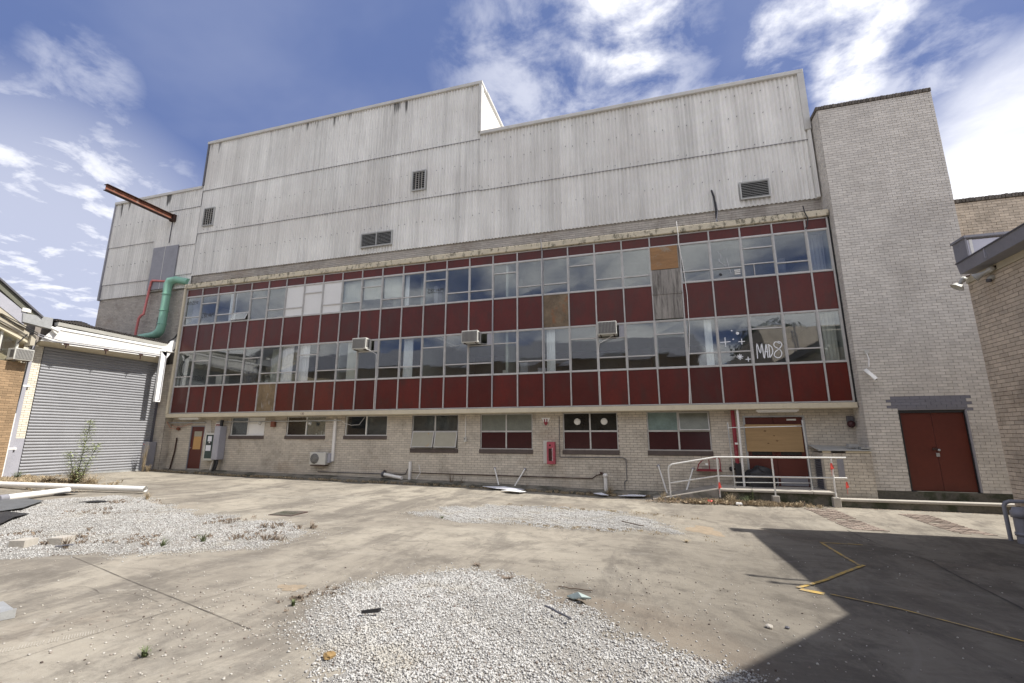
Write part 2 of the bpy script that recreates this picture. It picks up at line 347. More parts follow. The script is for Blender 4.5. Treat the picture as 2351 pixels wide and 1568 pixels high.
# ---------------------------------------------------------------- ground
def lerp(x,xs,ys): return np.interp(x,xs,ys)
def G(x,y):
    x=np.asarray(x,float); y=np.asarray(y,float)
    a=lerp(x,[-8,0,4,15,20,26,31],[.05,0,-.10,-.25,-.38,-.36,-.40])
    t=np.clip((-y-1)/14,0,1); t=t*t*(3-2*t); b=a*(1-t)-.05*t
    S_=lambda v:(lambda c:c*c*(3-2*c))(np.clip(v,0,1))
    b=b-.14*S_((x-21)/2.5)*S_((-y-1.5)/2)*S_((15.5+y)/3)
    r=b+.11*np.clip((3-x)/4,0,1)*np.clip(-y/5,0,1)*np.clip(1-(-9-y)/5,0,1)
    return r if r.ndim else float(r)
def ground_mat():
    mt=bpy.data.materials.new('worn_concrete_ground'); b=NB(mt); MATS['ground']=mt
    big=b.noise(.20,7,.6,(1,1,1),.6); st=b.noise(.75,12,.76,(1.0,.32,1),.35,(3,5,0),(0,0,-.35)); fin=b.noise(9,6,.7)
    c=b.mix(b.band(big,.36,.66),(.250,.224,.184,1),(.372,.337,.275,1))
    c=b.mix(b.m('MULTIPLY',b.band(st,.46,.60),.8),c,(.165,.147,.124,1)); md=b.noise(2.6,12,.80,(.45,1.3,1),.3,(1,1,5),(0,0,-.25)); c=b.mix(b.m('MULTIPLY',b.band(md,.50,.62),.35),c,(.13,.117,.10,1)); md2=b.noise(4.4,12,.80,(.4,1.4,1),.3,(21,1,5),(0,0,.2)); c=b.mix(b.m('MULTIPLY',b.band(md2,.53,.66),.35),c,(.40,.37,.31,1))
    st2=b.noise(.8,8,.7,(.28,1,1),.5,(13,5,0),(0,0,.5)); c=b.mix(b.m('MULTIPLY',b.band(st2,.52,.70),.55),c,(.36,.335,.28,1))
    c=b.mix(b.m('MULTIPLY',b.band(b.noise(.33,5,.6,(1,1,1),.4,(30,8,2)),.60,.72),.3),c,(.27,.20,.14,1))
    # pale scratches
    for off,rot,th in ((5,.35,.004),(9,-.5,.003),(17,1.2,.003)):
        w=b.n('ShaderNodeTexWave',{'Vector':b.n('ShaderNodeMapping',{0:b.P(),'Rotation':(0,0,rot),'Location':(off,0,0)}).outputs[0],'Scale':.16,'Distortion':9,'Detail':3,'Detail Scale':.5},wave_type='BANDS').outputs['Fac']
        m=b.m('MULTIPLY',b.band(w,1-th,1.0),b.band(b.noise(.9,4,.6,off=(off,2,0)),.5,.62)); c=b.mix(b.m('MULTIPLY',m,.22),c,(.42,.39,.34,1))
    c=b.mix(b.m('MULTIPLY',b.band(b.noise(1.1,12,.78,(1,1,1),.2,(40,3,2)),.49,.62),.62),c,(.14,.125,.105,1)); c=b.mix(b.m('MULTIPLY',b.band(b.noise(5.5,10,.8,(1,1,1),.2,(4,33,2)),.54,.66),.35),c,(.40,.37,.315,1))
    sp=b.n('ShaderNodeTexVoronoi',{'Vector':b.P(),'Scale':26.0}).outputs['Distance']
    c=b.mix(b.m('MULTIPLY',b.m('SUBTRACT',1.0,b.band(sp,.06,.13)),b.band(b.noise(1.3,4,.6,off=(2,7,1)),.45,.65)),c,(.10,.09,.08,1))
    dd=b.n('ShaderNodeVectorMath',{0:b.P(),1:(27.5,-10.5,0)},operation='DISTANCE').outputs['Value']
    old=b.band(b.m('ADD',dd,b.m('MULTIPLY',b.noise(.7,6,.65,off=(9,9,9)),3.0)),10.5,6.0); c=b.mix(b.m('MULTIPLY',old,.48),c,(.055,.048,.040,1))  # darker concrete on the right, deepened to paint in the building's shade
    c=b.mix(b.m('MULTIPLY',fin,.30),c,b.mix(1.0,c,(.55,.55,.55,1),'MULTIPLY'))
    p=b.n('ShaderNodeBsdfPrincipled',{'Base Color':c,'Roughness':.93,'Specular IOR Level':.2})
    h=b.m('ADD',b.m('MULTIPLY',fin,.5),b.noise(45,4,.7)); b.t.links.new(b.n('ShaderNodeBump',{'Height':h,'Strength':.45,'Distance':.012}).outputs[0],p.inputs['Normal'])
    b.n('ShaderNodeOutputMaterial',{0:p.outputs[0]}); return mt
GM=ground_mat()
def grid_mesh(xs,ys,zf,name,m,**k):
    X,Y=np.meshgrid(xs,ys); Z=zf(X,Y); v=np.stack([X,Y,Z],-1).reshape(-1,3); nx=len(xs); ny=len(ys)
    i=np.arange(nx-1); j=np.arange(ny-1); I,J=np.meshgrid(i,j); a=(J*nx+I).ravel()
    f=np.stack([a,a+1,a+1+nx,a+nx],-1); me=bpy.data.meshes.new(name); me.from_pydata(v.tolist(),[],f.tolist())
    me.materials.append(m); me.polygons.foreach_set('use_smooth',[True]*len(f)); me.update(); return link(name,me,**k)
def axis(lo,a,b,hi,step): return np.concatenate([np.linspace(lo,a,14)[:-1],np.arange(a,b,step),np.linspace(b,hi,14)])
def gz2(X,Y):
    return G(np.clip(X,-30,40),np.clip(Y,-40,1))+.006*np.sin(X*1.7+.6*Y)*np.sin(Y*1.3-.4*X)
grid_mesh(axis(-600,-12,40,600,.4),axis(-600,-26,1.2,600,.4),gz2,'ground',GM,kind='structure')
def gq(x,y,dz=.004): return (x,y,float(gz2(np.array(float(x)),np.array(float(y))))+dz)
def strip(name,pts,w,m,dz=.006,kind='structure',parent=None,rag=0,**k):
    """thin sheet following the ground along a polyline"""
    P=[]; 
    for a,b in zip(pts[:-1],pts[1:]):
        n=max(1,int(math.hypot(b[0]-a[0],b[1]-a[1])/.15))
        for i in range(n): P.append((a[0]+(b[0]-a[0])*i/n,a[1]+(b[1]-a[1])*i/n))
    P.append(pts[-1]); mb=M(); vs=[]; 
    for i,p in enumerate(P):
        q=P[min(i+1,len(P)-1)]; o=P[max(i-1,0)]; d=Vector((q[0]-o[0],q[1]-o[1])).normalized(); n=Vector((-d.y,d.x))
        ww=w*(1+rag*random.uniform(-1,1)); jx=rag*w*random.uniform(-1,1)*.6
        for s_ in (-.5,.5): vs.append(gq(p[0]+n.x*(ww*s_+jx),p[1]+n.y*(ww*s_+jx),dz))
    mb.add(vs,[(2*i,2*i+2,2*i+3,2*i+1) for i in range(len(P)-1)]); return mb.build(name,m,parent,kind=kind,**k)
JOINT=mat('joint_filler',(.055,.05,.045),.95,var=.3); CRK=mat('joint_dirt',(.085,.072,.06),.95,var=.3,scale=8)
strip('expansion_joint',[(13.6,-11.45),(15.65,-12.05),(16.83,-12.39),(18.1,-12.75)],.007,CRK,rag=.3)
strip('expansion_joint',[(16.97,-12.4),(17.04,-11.91),(17.2,-10.6)],.004,CRK,rag=.4)
strip('expansion_joint',[(16.86,-13.81),(16.93,-13.14),(17.0,-12.6)],.005,CRK,rag=.5)
strip('expansion_joint',[(25.70,-3.9),(25.62,-5.7),(25.80,-6.9),(25.68,-7.71),(25.46,-9.36),(25.2,-11.5)],.014,JOINT,rag=.5)
strip('expansion_joint',[(25.9,-4.2),(28.6,-4.5)],.012,JOINT,rag=.5)
for a,b in (((3,-3.2),(22,-2.6)),((6,-5.1),(13,-5.0)),((19,-7.4),(25,-7.6))): strip('expansion_joint',[a,b],.006,CRK,rag=.4)
strip('yellow_line',[(24.60,-5.72),(25.3,-5.75)],.045,YEL,.009)
strip('yellow_line',[(24.62,-5.78),(24.55,-7.62)],.05,YEL,.009)
strip('yellow_line',[(24.62,-7.60),(23.75,-8.75),(23.26,-9.30)],.055,YEL,.013)
strip('yellow_line',[(23.27,-9.35),(23.50,-9.47)],.11,YEL,.009)
strip('yellow_line',[(23.56,-9.47),(24.11,-9.85),(24.75,-10.54),(25.4,-11.2)],.028,YEL,.013)
mb=M()
for i in range(46):
    u=i/46; x=16.5+.42*u; y=-13.78+.66*u; d=Vector((.42,.66)).normalized(); n_=Vector((-d.y,d.x)); w=.045+.012*random.random(); o=n_*random.uniform(-.006,.006)
    if random.random()<.85: P4=[(x+o.x+n_.x*w*a+d.x*.0035*b+d.x*.008*a,y+o.y+n_.y*w*a+d.y*.0035*b) for a,b in ((-1,-1),(1,-1),(1,1),(-1,1))]; mb.add([gq(p[0],p[1],.004) for p in P4],[(0,1,2,3)])
mb.build('tyre_print',mat('pale_dust',(.36,.33,.28),.95,var=.2,scale=20),kind='structure')
SAND=mat('sandy_dirt',(.27,.215,.15),.95,var=.2,scale=12)
for cx,cy,a,b_ in ((17.55,-11.66,.16,.05),(8.8,-7.0,.5,.12),(1.5,-5.2,1.6,.5),(0.2,-5.4,.9,.4),(22.6,-5.2,.35,.25)):
    mb=M(); N_=40; vs=[gq(cx,cy,.007)]
    for i in range(N_):
        t=6.283*i/N_; k=1+.22*math.sin(3*t+cx)+.12*math.sin(7*t+cy)+random.uniform(-.08,.08); vs.append(gq(cx+a*k*math.cos(t),cy+b_*k*math.sin(t)*(2.2 if a<1 else 1.5),.003))
    mb.add(vs,[(0,i+1,(i+1)%N_+1) for i in range(N_)]); mb.build('dirt_patch',SAND,kind='structure')
def crack(x,y,a,n,name='ground_crack'):
    P=[(x,y)]
    for i in range(n): a+=random.uniform(-.5,.5); l=random.uniform(.08,.22); x+=l*math.cos(a); y+=l*math.sin(a); P.append((x,y))
    strip(name,P,.0045,CRK,rag=.4)
for c_ in ((20.2,-9.3,.3,16),(21.8,-8.1,-1.9,9),(15.2,-12.4,.6,10),(12.5,-6.0,-.2,14),(23.0,-7.2,2.6,14),(9.0,-4.2,.2,16),(16.5,-8.3,-.5,12),(26.8,-6.5,-1.2,14)): crack(*c_)
# two strips of old paving let into the concrete: every block real, too many and small to pick apart
PAV=mat('old_paving_block',(.25,.20,.165),.9,var=.2,rvar=.28,scale=8)
def paving(x0,x1,y0,y1,sh):
    mb=M(); y=y0; r=0
    while y<y1:
        x=x0-(.1 if r%2 else 0)
        while x<x1:
            if random.random()<.93:
                a,b=max(x,x0),min(x+.19,x1)
                if b-a>.04:
                    k=sh*(y-y0); z=gq(x+k,y)[2]; mb.box(a+k+.006,b+k-.006,y+.006,y+.084,z-.02,z+random.uniform(.004,.012))
            x+=.2
        y+=.09; r+=1
    mb.build('paving_strip',PAV,kind='stuff',label='strip of old brown paving blocks let into the concrete',cat='paving')
paving(25.85,26.55,-3.8,-1.55,-.13); paving(27.95,28.6,-3.55,-1.75,-.18)
# ---------------------------------------------------------------- bricks
BRM={}
def brick_mesh(l,m):
    k=(round(l,2),m.name)
    if k not in BRM: BRM[k]=B(-l/2,l/2,-.012,.03,-.037,.037,c=.004).data('brick',m)
    return BRM[k]
def brick_wall(parent,O,U,N,length,z0,z1,m,holes=(),budget=300,mort=None,paint=None,back=.12,bond_off=0,cl=.24,ch=.086,zfun=None):
    """a wall of brick pieces: O start point, U direction, N outward. nearest pieces single, rest joined."""
    O=Vector(O); U=Vector(U); N=Vector(N); ang=math.atan2(U.y,U.x); P=[]
    nrow=int(math.ceil((z1-z0)/ch))
    for r in range(nrow):
        za=z0+r*ch; zb=min(za+ch,z1)
        if zb-za<.03: continue
        u=-(cl/2 if (r%2) else 0)-bond_off
        while u<length:
            a=max(u,0); b=min(u+cl,length); segs=[(a,b)]
            for (h0,h1,g0,g1) in holes:
                if zb>g0+.02 and za<g1-.02:
                    ns=[]
                    for (p,q) in segs:
                        if q<=h0 or p>=h1: ns.append((p,q)); continue
                        if p<h0: ns.append((p,h0))
                        if q>h1: ns.append((h1,q))
                    segs=ns
            for (p,q) in segs:
                if q-p>.03:
                    zt=zb
                    if zfun and za+ch*.5<zfun(O.x+U.x*(p+q)/2,O.y+U.y*(p+q)/2): continue
                    P.append((p,q,za,zt))
            u+=cl
    def key(t):
        c=O+U*((t[0]+t[1])/2); c.z=(t[2]+t[3])/2; return (c-CAM).length-1.5*(t[1]-t[0])
    P.sort(key=key); pl=wloc(parent); rest={}
    for i,(p,q,za,zb) in enumerate(P):
        c=O+U*((p+q)/2)+N*random.uniform(-.002,.003); c.z=(za+zb)/2; mm=m
        if paint and paint(c): mm=BR_L
        l=q-p-.010; h=zb-za-.010
        if i<budget:
            link('brick',brick_mesh(l,mm),parent,loc=(c.x-pl[0],c.y-pl[1],c.z-pl[2]),rot=(0,0,ang+math.pi if N.dot(Vector((U.y,-U.x,0)))<0 else ang),scale=(1,1,h/.076) if abs(h-.076)>.004 else None)
        else:
            mb=rest.setdefault(mm.name,(M(),mm))[0]
            a=c-U*l/2; b=c+U*l/2; f=N*.012; k=-N*.02; z_,Z_=za+.005,zb-.005
            mb.hexa([(v.x,v.y,z_) for v in ((a+f),(b+f),(b+k),(a+k))]+[(v.x,v.y,Z_) for v in ((a+f),(b+f),(b+k),(a+k))])
    for nm,(mb,mm) in rest.items(): mb.build('brickwork',mm,parent,kind='stuff')
    # mortar backing with the same openings
    xs=sorted({0,length,*[h for t in holes for h in t[:2] if 0<h<length]}); zs=sorted({z0,z1,*[h for t in holes for h in t[2:] if z0<h<z1]})
    mb=M()
    for a,b in zip(xs[:-1],xs[1:]):
        for c,d in zip(zs[:-1],zs[1:]):
            um,zm=(a+b)/2,(c+d)/2
            if any(h[0]<um<h[1] and h[2]<zm<h[3] for h in holes): continue
            p0=O+U*a; p1=O+U*b; q0=p0-N*back; q1=p1-N*back
            mb.hexa([(v.x,v.y,c) for v in (p0,p1,q1,q0)]+[(v.x,v.y,d) for v in (p0,p1,q1,q0)])
    mb.build('mortar',mort or MO_D,parent)
X_,Y_=(1,0,0),(0,1,0); NY=(0,-1,0); PX=(1,0,0); NX=(-1,0,0)
# ================================================================ FACTORY BUILDING
WY=.40                                       # brick wall plane
FB=thing('factory_building','long factory block with pale corrugated cladding over a red panelled window wall','building',(13,6,0))
HOL=[(4.17,6.08,1.60,2.40),(7.27,9.28,1.60,2.40),(10.25,12.25,1.60,2.40),(13.38,15.38,1.10,2.40),(16.3,18.35,1.10,2.40),(19.5,21.45,1.10,2.40),(22.45,24.48,1.10,2.40),(1.84,2.69,-.4,2.05),(25.49,27.28,-.4,2.24)]
def gfun(x,y): return G(x,y)-.02
brick_wall(FB,(-.9,WY,0),X_,NY,28.65,-.43,2.44,BR_G,HOL,300,MO_D,zfun=gfun)
brick_wall(FB,(-.9,WY,0),X_,NY,28.65,8.95,9.66,BR_S,(),0,MO_D)
brick_wall(FB,(-6.85,WY,0),X_,NY,6.7,2.6,8.92,BR_S,(),0,MO_D)
# pilaster at the left end
brick_wall(FB,(-.9,.05,0),X_,NY,.62,0,5.0,BR_G,(),0,MO_D,back=.33)
brick_wall(FB,(-.28,.05,0),Y_,PX,.34,0,2.44,BR_G,(),0,MO_D,back=.05)
# cladding sheets
PITCH=.146; SW=6*PITCH
SHM={}
def sheet_mesh(w,h,m):
    k=(round(w,3),round(h,3),m.name)
    if k in SHM: return SHM[k]
    mb=M(); n=int(round(w/PITCH*8)); xs=[w*i/n for i in range(n+1)]; A=.030; T=.008
    vs=[]
    for (z) in (-h,0):
        for off in (0,T):
            for x in xs: vs.append((x,-A*math.cos(2*math.pi*x/PITCH)+off,z))
    L=n+1; fs=[]
    for i in range(n):
        fs.append((i,i+1,2*L+i+1,2*L+i)); fs.append((i,L+i,L+i+1,i+1)); fs.append((2*L+i,2*L+i+1,3*L+i+1,3*L+i))
    mb.add(vs,fs,False); SHM[k]=mb.data('cladding_sheet',m); return SHM[k]
pl=wloc(FB)
def sheets(x0,x1,rows,y,top=True,lap_shade=True):
    for i,(a,b) in enumerate(rows):
        if i: B(x0,x1,y-.024*i-.014,y-.024*i+.012,a-.011,a+.004).build('lap_shade_strip',GREYM,FB)  # grey strip added along each lap, standing in for its shadow gap
    x=x0
    while x<x1-.03:
        w=min(SW,x1-x)
        for i,(a,b) in enumerate(rows):
            t=top and i==len(rows)-1
            j=random.uniform(-.003,.003)
            link('cladding_sheet',sheet_mesh(w,b-a,CLADT if t else CLAD),FB,loc=(x-pl[0],y-.03*i*.8+j*.5-pl[1],b-pl[2]),
                 rot=(R(.0),0,0))
        x+=SW
CY=.33
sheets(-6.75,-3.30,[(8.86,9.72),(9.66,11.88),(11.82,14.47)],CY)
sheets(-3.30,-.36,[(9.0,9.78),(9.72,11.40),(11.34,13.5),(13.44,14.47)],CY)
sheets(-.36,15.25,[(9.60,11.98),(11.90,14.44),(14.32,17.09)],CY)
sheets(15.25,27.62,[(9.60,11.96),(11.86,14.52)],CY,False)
# fixings on the sheets
mb=M()
for z,x0,x1 in ((10.75,0,27.5),(11.98,15.3,27.5),(13.15,0,15.2),(13.2,15.4,27.5),(15.9,0,15.2),(14.1,15.4,27.5),(12.05,0,15.2),(14.5,0,15.2),(10.7,-6.6,-3.4),(13.1,-6.6,-.5)):
    x=x0+.07
    while x<x1:
        for dx in (0,.438-.146):
            z_=z+random.uniform(-.03,.03); mb.box(x+dx-.009,x+dx+.009,CY-.085,CY-.03,z_,z_+.018)
        x+=SW
mb.build('bolt',GREYD,FB,kind='stuff')
# cappings and corner flashings
for x0,x1,z in ((-6.8,-.40,14.47),(-.46,15.33,17.09),(15.27,27.70,14.52)):
    B(x0,x1,CY-.14,CY+.55,z-.02,z+.13,c=.01).build('parapet_capping',CAPM,FB)
B(-.44,-.34,CY-.12,CY+.3,14.61,17.07).build('corner_flashing',GREYD,FB)
B(-6.83,-6.73,CY-.10,CY+.3,8.8,14.45).build('corner_flashing',GREYM,FB)
B(15.18,15.30,CY-.13,CY+.2,14.66,17.07).build('corner_flashing',CAPM,FB)
B(27.50,27.70,CY-.13,CY+.3,12.2,14.50).build('corner_flashing',CAPM,FB)
B(27.58,27.68,CY-.10,CY+.1,9.6,12.19).build('corner_flashing',CLAD,FB)
# return wall of the high middle block, corrugated, facing right
mb=M()
for i in range(int(14/PITCH)*6):
    y=.45+i*PITCH/6; y2=y+PITCH/6; a=.02*math.cos(2*math.pi*i/6); b_=.02*math.cos(2*math.pi*(i+1)/6)
    mb.add([(15.25+a,y,14.6),(15.25+b_,y2,14.6),(15.25+b_,y2,17.09),(15.25+a,y,17.09)],[(0,1,2,3)],True)
mb.build('return_wall',mat('sunny_cladding',(.6,.585,.55),.8,var=.06,stain=(.06,.055,.05),thr=(.60,.70),sscale=2.5,sst=(1,1,.12)),FB)
B(15.1,15.34,.9,14.4,17.09,17.21).build('parapet_capping',CAPM,FB)
# hulls behind the cladding
M().box(-6.7,-.4,WY+.12,14.5,8.9,14.4).build('block_wall',CLAD,FB); M().box(-.35,15.22,WY+.12,14.5,9.7,17.0).build('block_wall',CLAD,FB)
M().box(15.24,27.6,WY+.12,14.5,9.7,14.45).build('block_wall',CLAD,FB); M().box(-6.75,-.9,WY+.125,14.5,-.3,8.88).build('block_wall',MO_D,FB)
# loading door high on the left
B(-3.24,-2.40,CY-.09,CY-.01,9.05,11.42,c=.01).build('loading_door',GREYM,FB); B(-2.385,-1.50,CY-.09,CY-.01,9.05,11.42,c=.01).build('loading_door',GREYM,FB)
B(-2.4,-2.385,CY-.095,CY-.03,9.05,11.42).build('door_trim',WHP,FB)
# louvres
def louvre(x0,x1,z0,z1,split=None):
    f=M(); y=CY-.03
    f.box(x0-.05,x1+.05,y-.08,y,z0-.05,z0); f.box(x0-.05,x1+.05,y-.08,y,z1,z1+.05); f.box(x0-.05,x0,y-.08,y,z0,z1); f.box(x1,x1+.05,y-.08,y,z0,z1)
    if split: f.box(split-.02,split+.02,y-.085,y,z0,z1)
    fr=f.build('louvre_vent',LOUV,FB)
    B(x0,x1,y-.012,y-.008,z0,z1).build('backing',DARK,fr)
    n=9; 
    for i in range(n):
        z=z0+(i+.35)*(z1-z0)/n
        M().hexa([(x0,y-.075,z),(x1,y-.075,z),(x1,y-.02,z+.03),(x0,y-.02,z+.03),(x0,y-.075,z+.012),(x1,y-.075,z+.012),(x1,y-.02,z+.042),(x0,y-.02,z+.042)]).build('blade',LOUV,fr)
louvre(-.02,.60,12.28,13.2); louvre(12.07,12.66,12.35,13.22); louvre(9.62,11.13,9.93,10.52,10.38); louvre(25.27,26.14,9.9,10.48)
# ---- window wall
ZT,ZA,ZB,ZC,ZD,ZE=8.72,8.31,6.86,5.54,3.87,2.61; XE=27.645
M().box(-.14,27.71,-.13,WY-.005,8.735,8.955,c=.012).build('top_slab',SLABT,FB)
M().box(-.14,27.71,-.10,WY-.005,2.43,2.60,c=.012).build('bottom_beam',SLABM,FB)
M().box(-.14,-.025,-.13,WY-.005,2.603,8.733,c=.01).build('side_fin',SLABM,FB)
# crumbling mortar and growth along the slab top
mb=M()
for i in range(900):
    x=random.uniform(-.1,27.6); s=random.uniform(.006,.03)*(1.6 if x<7 else 1)
    mb.box(x-s,x+s*1.3,-.11+random.uniform(0,.05),-.03,8.95,8.957+s*random.uniform(.4,1.4))
mb.build('slab_debris',mat('lichen_dirt',(.10,.09,.07),.95,var=.4,rvar=.4),FB,kind='stuff')
mull=M().box(-.024,.024,-.055,.05,0,ZT-ZE,c=.006).box(-.008,.008,-.066,-.056,0.02,ZT-ZE-.02).data('mullion',ALU)
for i in range(28): link('mullion',mull,FB,loc=(i+(.01 if i==0 else 0)-pl[0],0-pl[1],ZE-pl[2]))
B(XE-.02,XE+.03,-.05,.05,ZE,ZT,c=.005).build('mullion',ALU,FB); B(XE+.035,27.745,-.02,.05,ZE,ZT).build('edge_seal',BLK,FB)
for z in (ZA,ZB,ZC,ZD): M().box(0.03,XE-.02,-.042,.035,z-.026,z+.026,c=.005).build('transom',ALU,FB)
for z in (ZE+.02,ZT-.02): M().box(0.03,XE-.02,-.036,.035,z-.018,z+.018,c=.004).build('transom',ALU,FB)
AC_BAYS=(10,15,20)
def panel(i,z0,z1,m=RED,nm='spandrel_panel',y=.0,lab=None):
    x0,x1=i+.026,min(i+.974,XE-.022); j=random.uniform(-.002,.002)
    return M().hexa([(x0,y-.012+j,z0),(x1,y-.012-j,z0),(x1,y+.02,z0),(x0,y+.02,z0),(x0,y-.012-j,z1),(x1,y-.012+j,z1),(x1,y+.02,z1),(x0,y+.02,z1)]).build(nm,m,FB,label=lab)
for i in range(28):
    panel(i,ZA+.028,ZT-.04)
    if i==22: pass
    elif i==18: panel(i,ZC+.028,ZB-.028,BRDR,'patch_board',-.01,'rust stained brown board in place of a red panel')
    else: panel(i,ZC+.028,ZB-.028)
    if i==5: panel(i,ZE+.04,ZD-.028,BRDB,'patch_board',-.01,'weathered brown board in place of a red panel')
    else: panel(i,ZE+.04,ZD-.028)
B(22.0,22.93,-.075,-.06,7.42,8.28).build('patch_board',PLYN,FB,label='orange plywood sheet over a window')
B(22.93,23.0,-.07,-.06,7.42,8.28).build('patch_board',PLYG,FB)
B(22.02,22.98,-.078,-.06,6.53,7.40).build('patch_board',PLYG,FB,label='grey weathered plywood sheet'); B(22.03,22.97,-.076,-.06,5.60,6.48).build('patch_board',PLYG,FB,label='grey weathered plywood sheet')
B(22.0,23.0,-.09,-.06,6.485,6.525).build('patch_batten',PLYG,FB)
# windows: a sash frame with two panes each
PWH=mat('whited_out_glass',(.70,.70,.685),.55,var=.04,scale=2,stain=(.5,.47,.38),thr=(.62,.8),sscale=2,samt=.5)
def window(i,z0,z1,upper):
    x0,x1=i+.026,min(i+.974,XE-.022); h=z1-z0; style='top' if i%3==1 else 'low'
    if i==27: style='none'
    zs=z1-.28*h if style=='top' else z0+.27*h
    f=M(); y0,y1=-.03,.02; t=.018
    f.box(x0,x1,y0,y1,z0,z0+t); f.box(x0,x1,y0,y1,z1-t,z1); f.box(x0,x0+t,y0,y1,z0+t,z1-t); f.box(x1-t,x1,y0,y1,z0+t,z1-t)
    if style!='none': f.box(x0+t,x1-t,y0-.012,y1,zs-.02,zs+.02)
    if upper and i==25: f.box(x0+t,x1-t,y0-.012,y1,z0+.42,z0+.45); f.box(x0+.3,x0+.32,y0-.012,y1,z0+t,z0+.42)
    fr=f.build('window',ALU,FB)
    gm=GL if (upper or i>8) else GLC
    if upper and i in (6,7,8): gm=PWH
    def pane(a,b,tilt=0,dy=0):
        j=random.uniform(-.0022,.0022); k=random.uniform(-.002,.002)
        M().hexa([(x0+.01,-.004+j-dy,a),(x1-.01,-.004-j+k-dy,a),(x1-.01,.0+k-dy,a),(x0+.01,.0-dy,a),(x0+.01,-.004+k,b),(x1-.01,-.004+j,b),(x1-.01,.0+j,b),(x0+.01,.0+k,b)]).build('pane',gm,fr)
    if style=='none': pane(z0+.01,z1-.01)
    elif upper and i==3:
        pane(zs+.015,z1-.01); g=M().box(x0+.02,x0+.045,-.02,0,0,-.38).box(x1-.045,x1-.02,-.02,0,0,-.38).box(x0+.045,x1-.045,-.02,0,-.025,0).box(x0+.045,x1-.045,-.02,0,-.38,-.355)
        o=g.data('open_sash',ALU); q=link('open_sash',o,fr,loc=(-pl[0],-.03-pl[1],zs-.02-pl[2]),rot=(R(-22),0,0))
        q2=link('pane',B(x0+.045,x1-.045,-.012,-.008,-.355,-.025).data('pane',GL),fr,loc=(-pl[0],-.03-pl[1],zs-.02-pl[2]),rot=(R(-22),0,0))
        q.data.transform(Matrix.Translation((0,0,0)))
    elif not upper and i in AC_BAYS:
        za=ZC-.47; pane(z0+.01,zs-.01); pane(zs+.01,za-.06); M().box(x0,x1,y0-.01,y1,za-.05,za-.02).build('infill_frame',ALU,fr)
        M().box(x1-.2,x1-.02,-.01,.01,za-.02,z1-.02).build('infill_panel',GREYL,fr)
    else: pane(z0+.01,zs-.01); pane(zs+.01,z1-.01)
    return fr
WN={}
for i in range(28):
    if i!=22: WN[i,1]=window(i,ZB+.026,ZA-.026,True)
    WN[i,0]=window(i,ZD+.026,ZC-.026,False)
# rooms behind the glass
rm=M()
for z0,z1 in ((2.62,2.95),(5.72,6.6),(8.4,8.73)): rm.box(.0,27.7,.08,5.9,z0,z1)
rm.build('room_floor',INTF,FB)
M().box(0,27.7,.07,5.9,8.34,8.399).box(0,27.7,.07,5.9,5.66,5.719).build('room_ceiling',INT,FB)
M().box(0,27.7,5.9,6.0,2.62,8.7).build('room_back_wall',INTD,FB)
for x in (-.02,5.9,8.95,12.9,16.5,21.98,27.66): M().box(x,x+.1,.09,5.88,2.96,5.65).box(x,x+.1,.09,5.88,6.61,8.33).build('room_partition',INT,FB)
random.seed(5)
def drape(x0,x1,z0,z1,m,nm='curtain',y=.14,fold=.02,k=60):
    mb=M(); n=max(4,int((x1-x0)*40)); vs=[]
    for z in (z0,z1):
        for j in range(n+1):
            x=x0+(x1-x0)*j/n; vs.append((x,y+fold*math.sin(x*k)+fold*.6*math.sin(x*k*.43),z))
    mb.add(vs,[(j,j+1,n+2+j,n+1+j) for j in range(n)],True); mb.build(nm,m,FB)
for i in (6,7,8):
    B(i+.05,i+.95,.035,.045,ZB+(.42 if i!=7 else .05),ZA-(.03 if i!=7 else .42)).build('window_backing',WHT,FB); B(i+.05,i+.95,.05,.06,ZB+.03,ZA-.03).build('window_backing',BLIND,FB)
for i,a in ((9,.42),(10,.5),(11,.5)): drape(i+.03,i+.97,ZB+a,ZA-.03,BLIND,'blind',.12,.003)
drape(2.62,2.98,ZB,ZA,CURT); drape(12.03,12.22,ZB,ZA,CURT); drape(0.03,.6,ZB,ZA,GREYL,'curtain',.3); drape(12.5,12.9,ZB,ZA,INT,'curtain',.6)
drape(6.03,6.6,ZD,ZC,CURT); drape(6.65,7.05,ZD,ZC,CURT,y=.3); drape(7.1,7.45,ZD,ZC,CURT); drape(9.4,9.97,ZD,ZC,BLIND,fold=.004)
drape(12.08,12.5,ZD,ZC,CURT); drape(18.1,18.42,ZD,ZC,CURT); drape(23.62,23.85,ZD,ZC,CURT); drape(27.2,27.6,ZD,ZC,BLIND,y=.4); drape(27.15,27.6,ZB,ZA,GREYL,y=.4)
drape(3.05,3.9,ZD,ZC-.2,GREYD,y=.9); drape(5.1,5.85,ZD,ZC,INT,y=.5)
for i in range(14):   # clutter on the sills and shelves inside
    x=random.uniform(.4,27); w=random.uniform(.1,.35); z=random.choice((2.95,6.6)); 
    B(x,x+w,.5,.9,z,z+random.uniform(1.0,1.5)).build('cupboard',random.choice((INT,GREYL,BLIND,GREYD)),FB)
# ceiling lights seen through the lower panes
for x in (1.0,2.2,13.3,14.6): B(x,x+.12,.4,2.6,5.60,5.655).build('tube_light_fitting',WHT,FB)
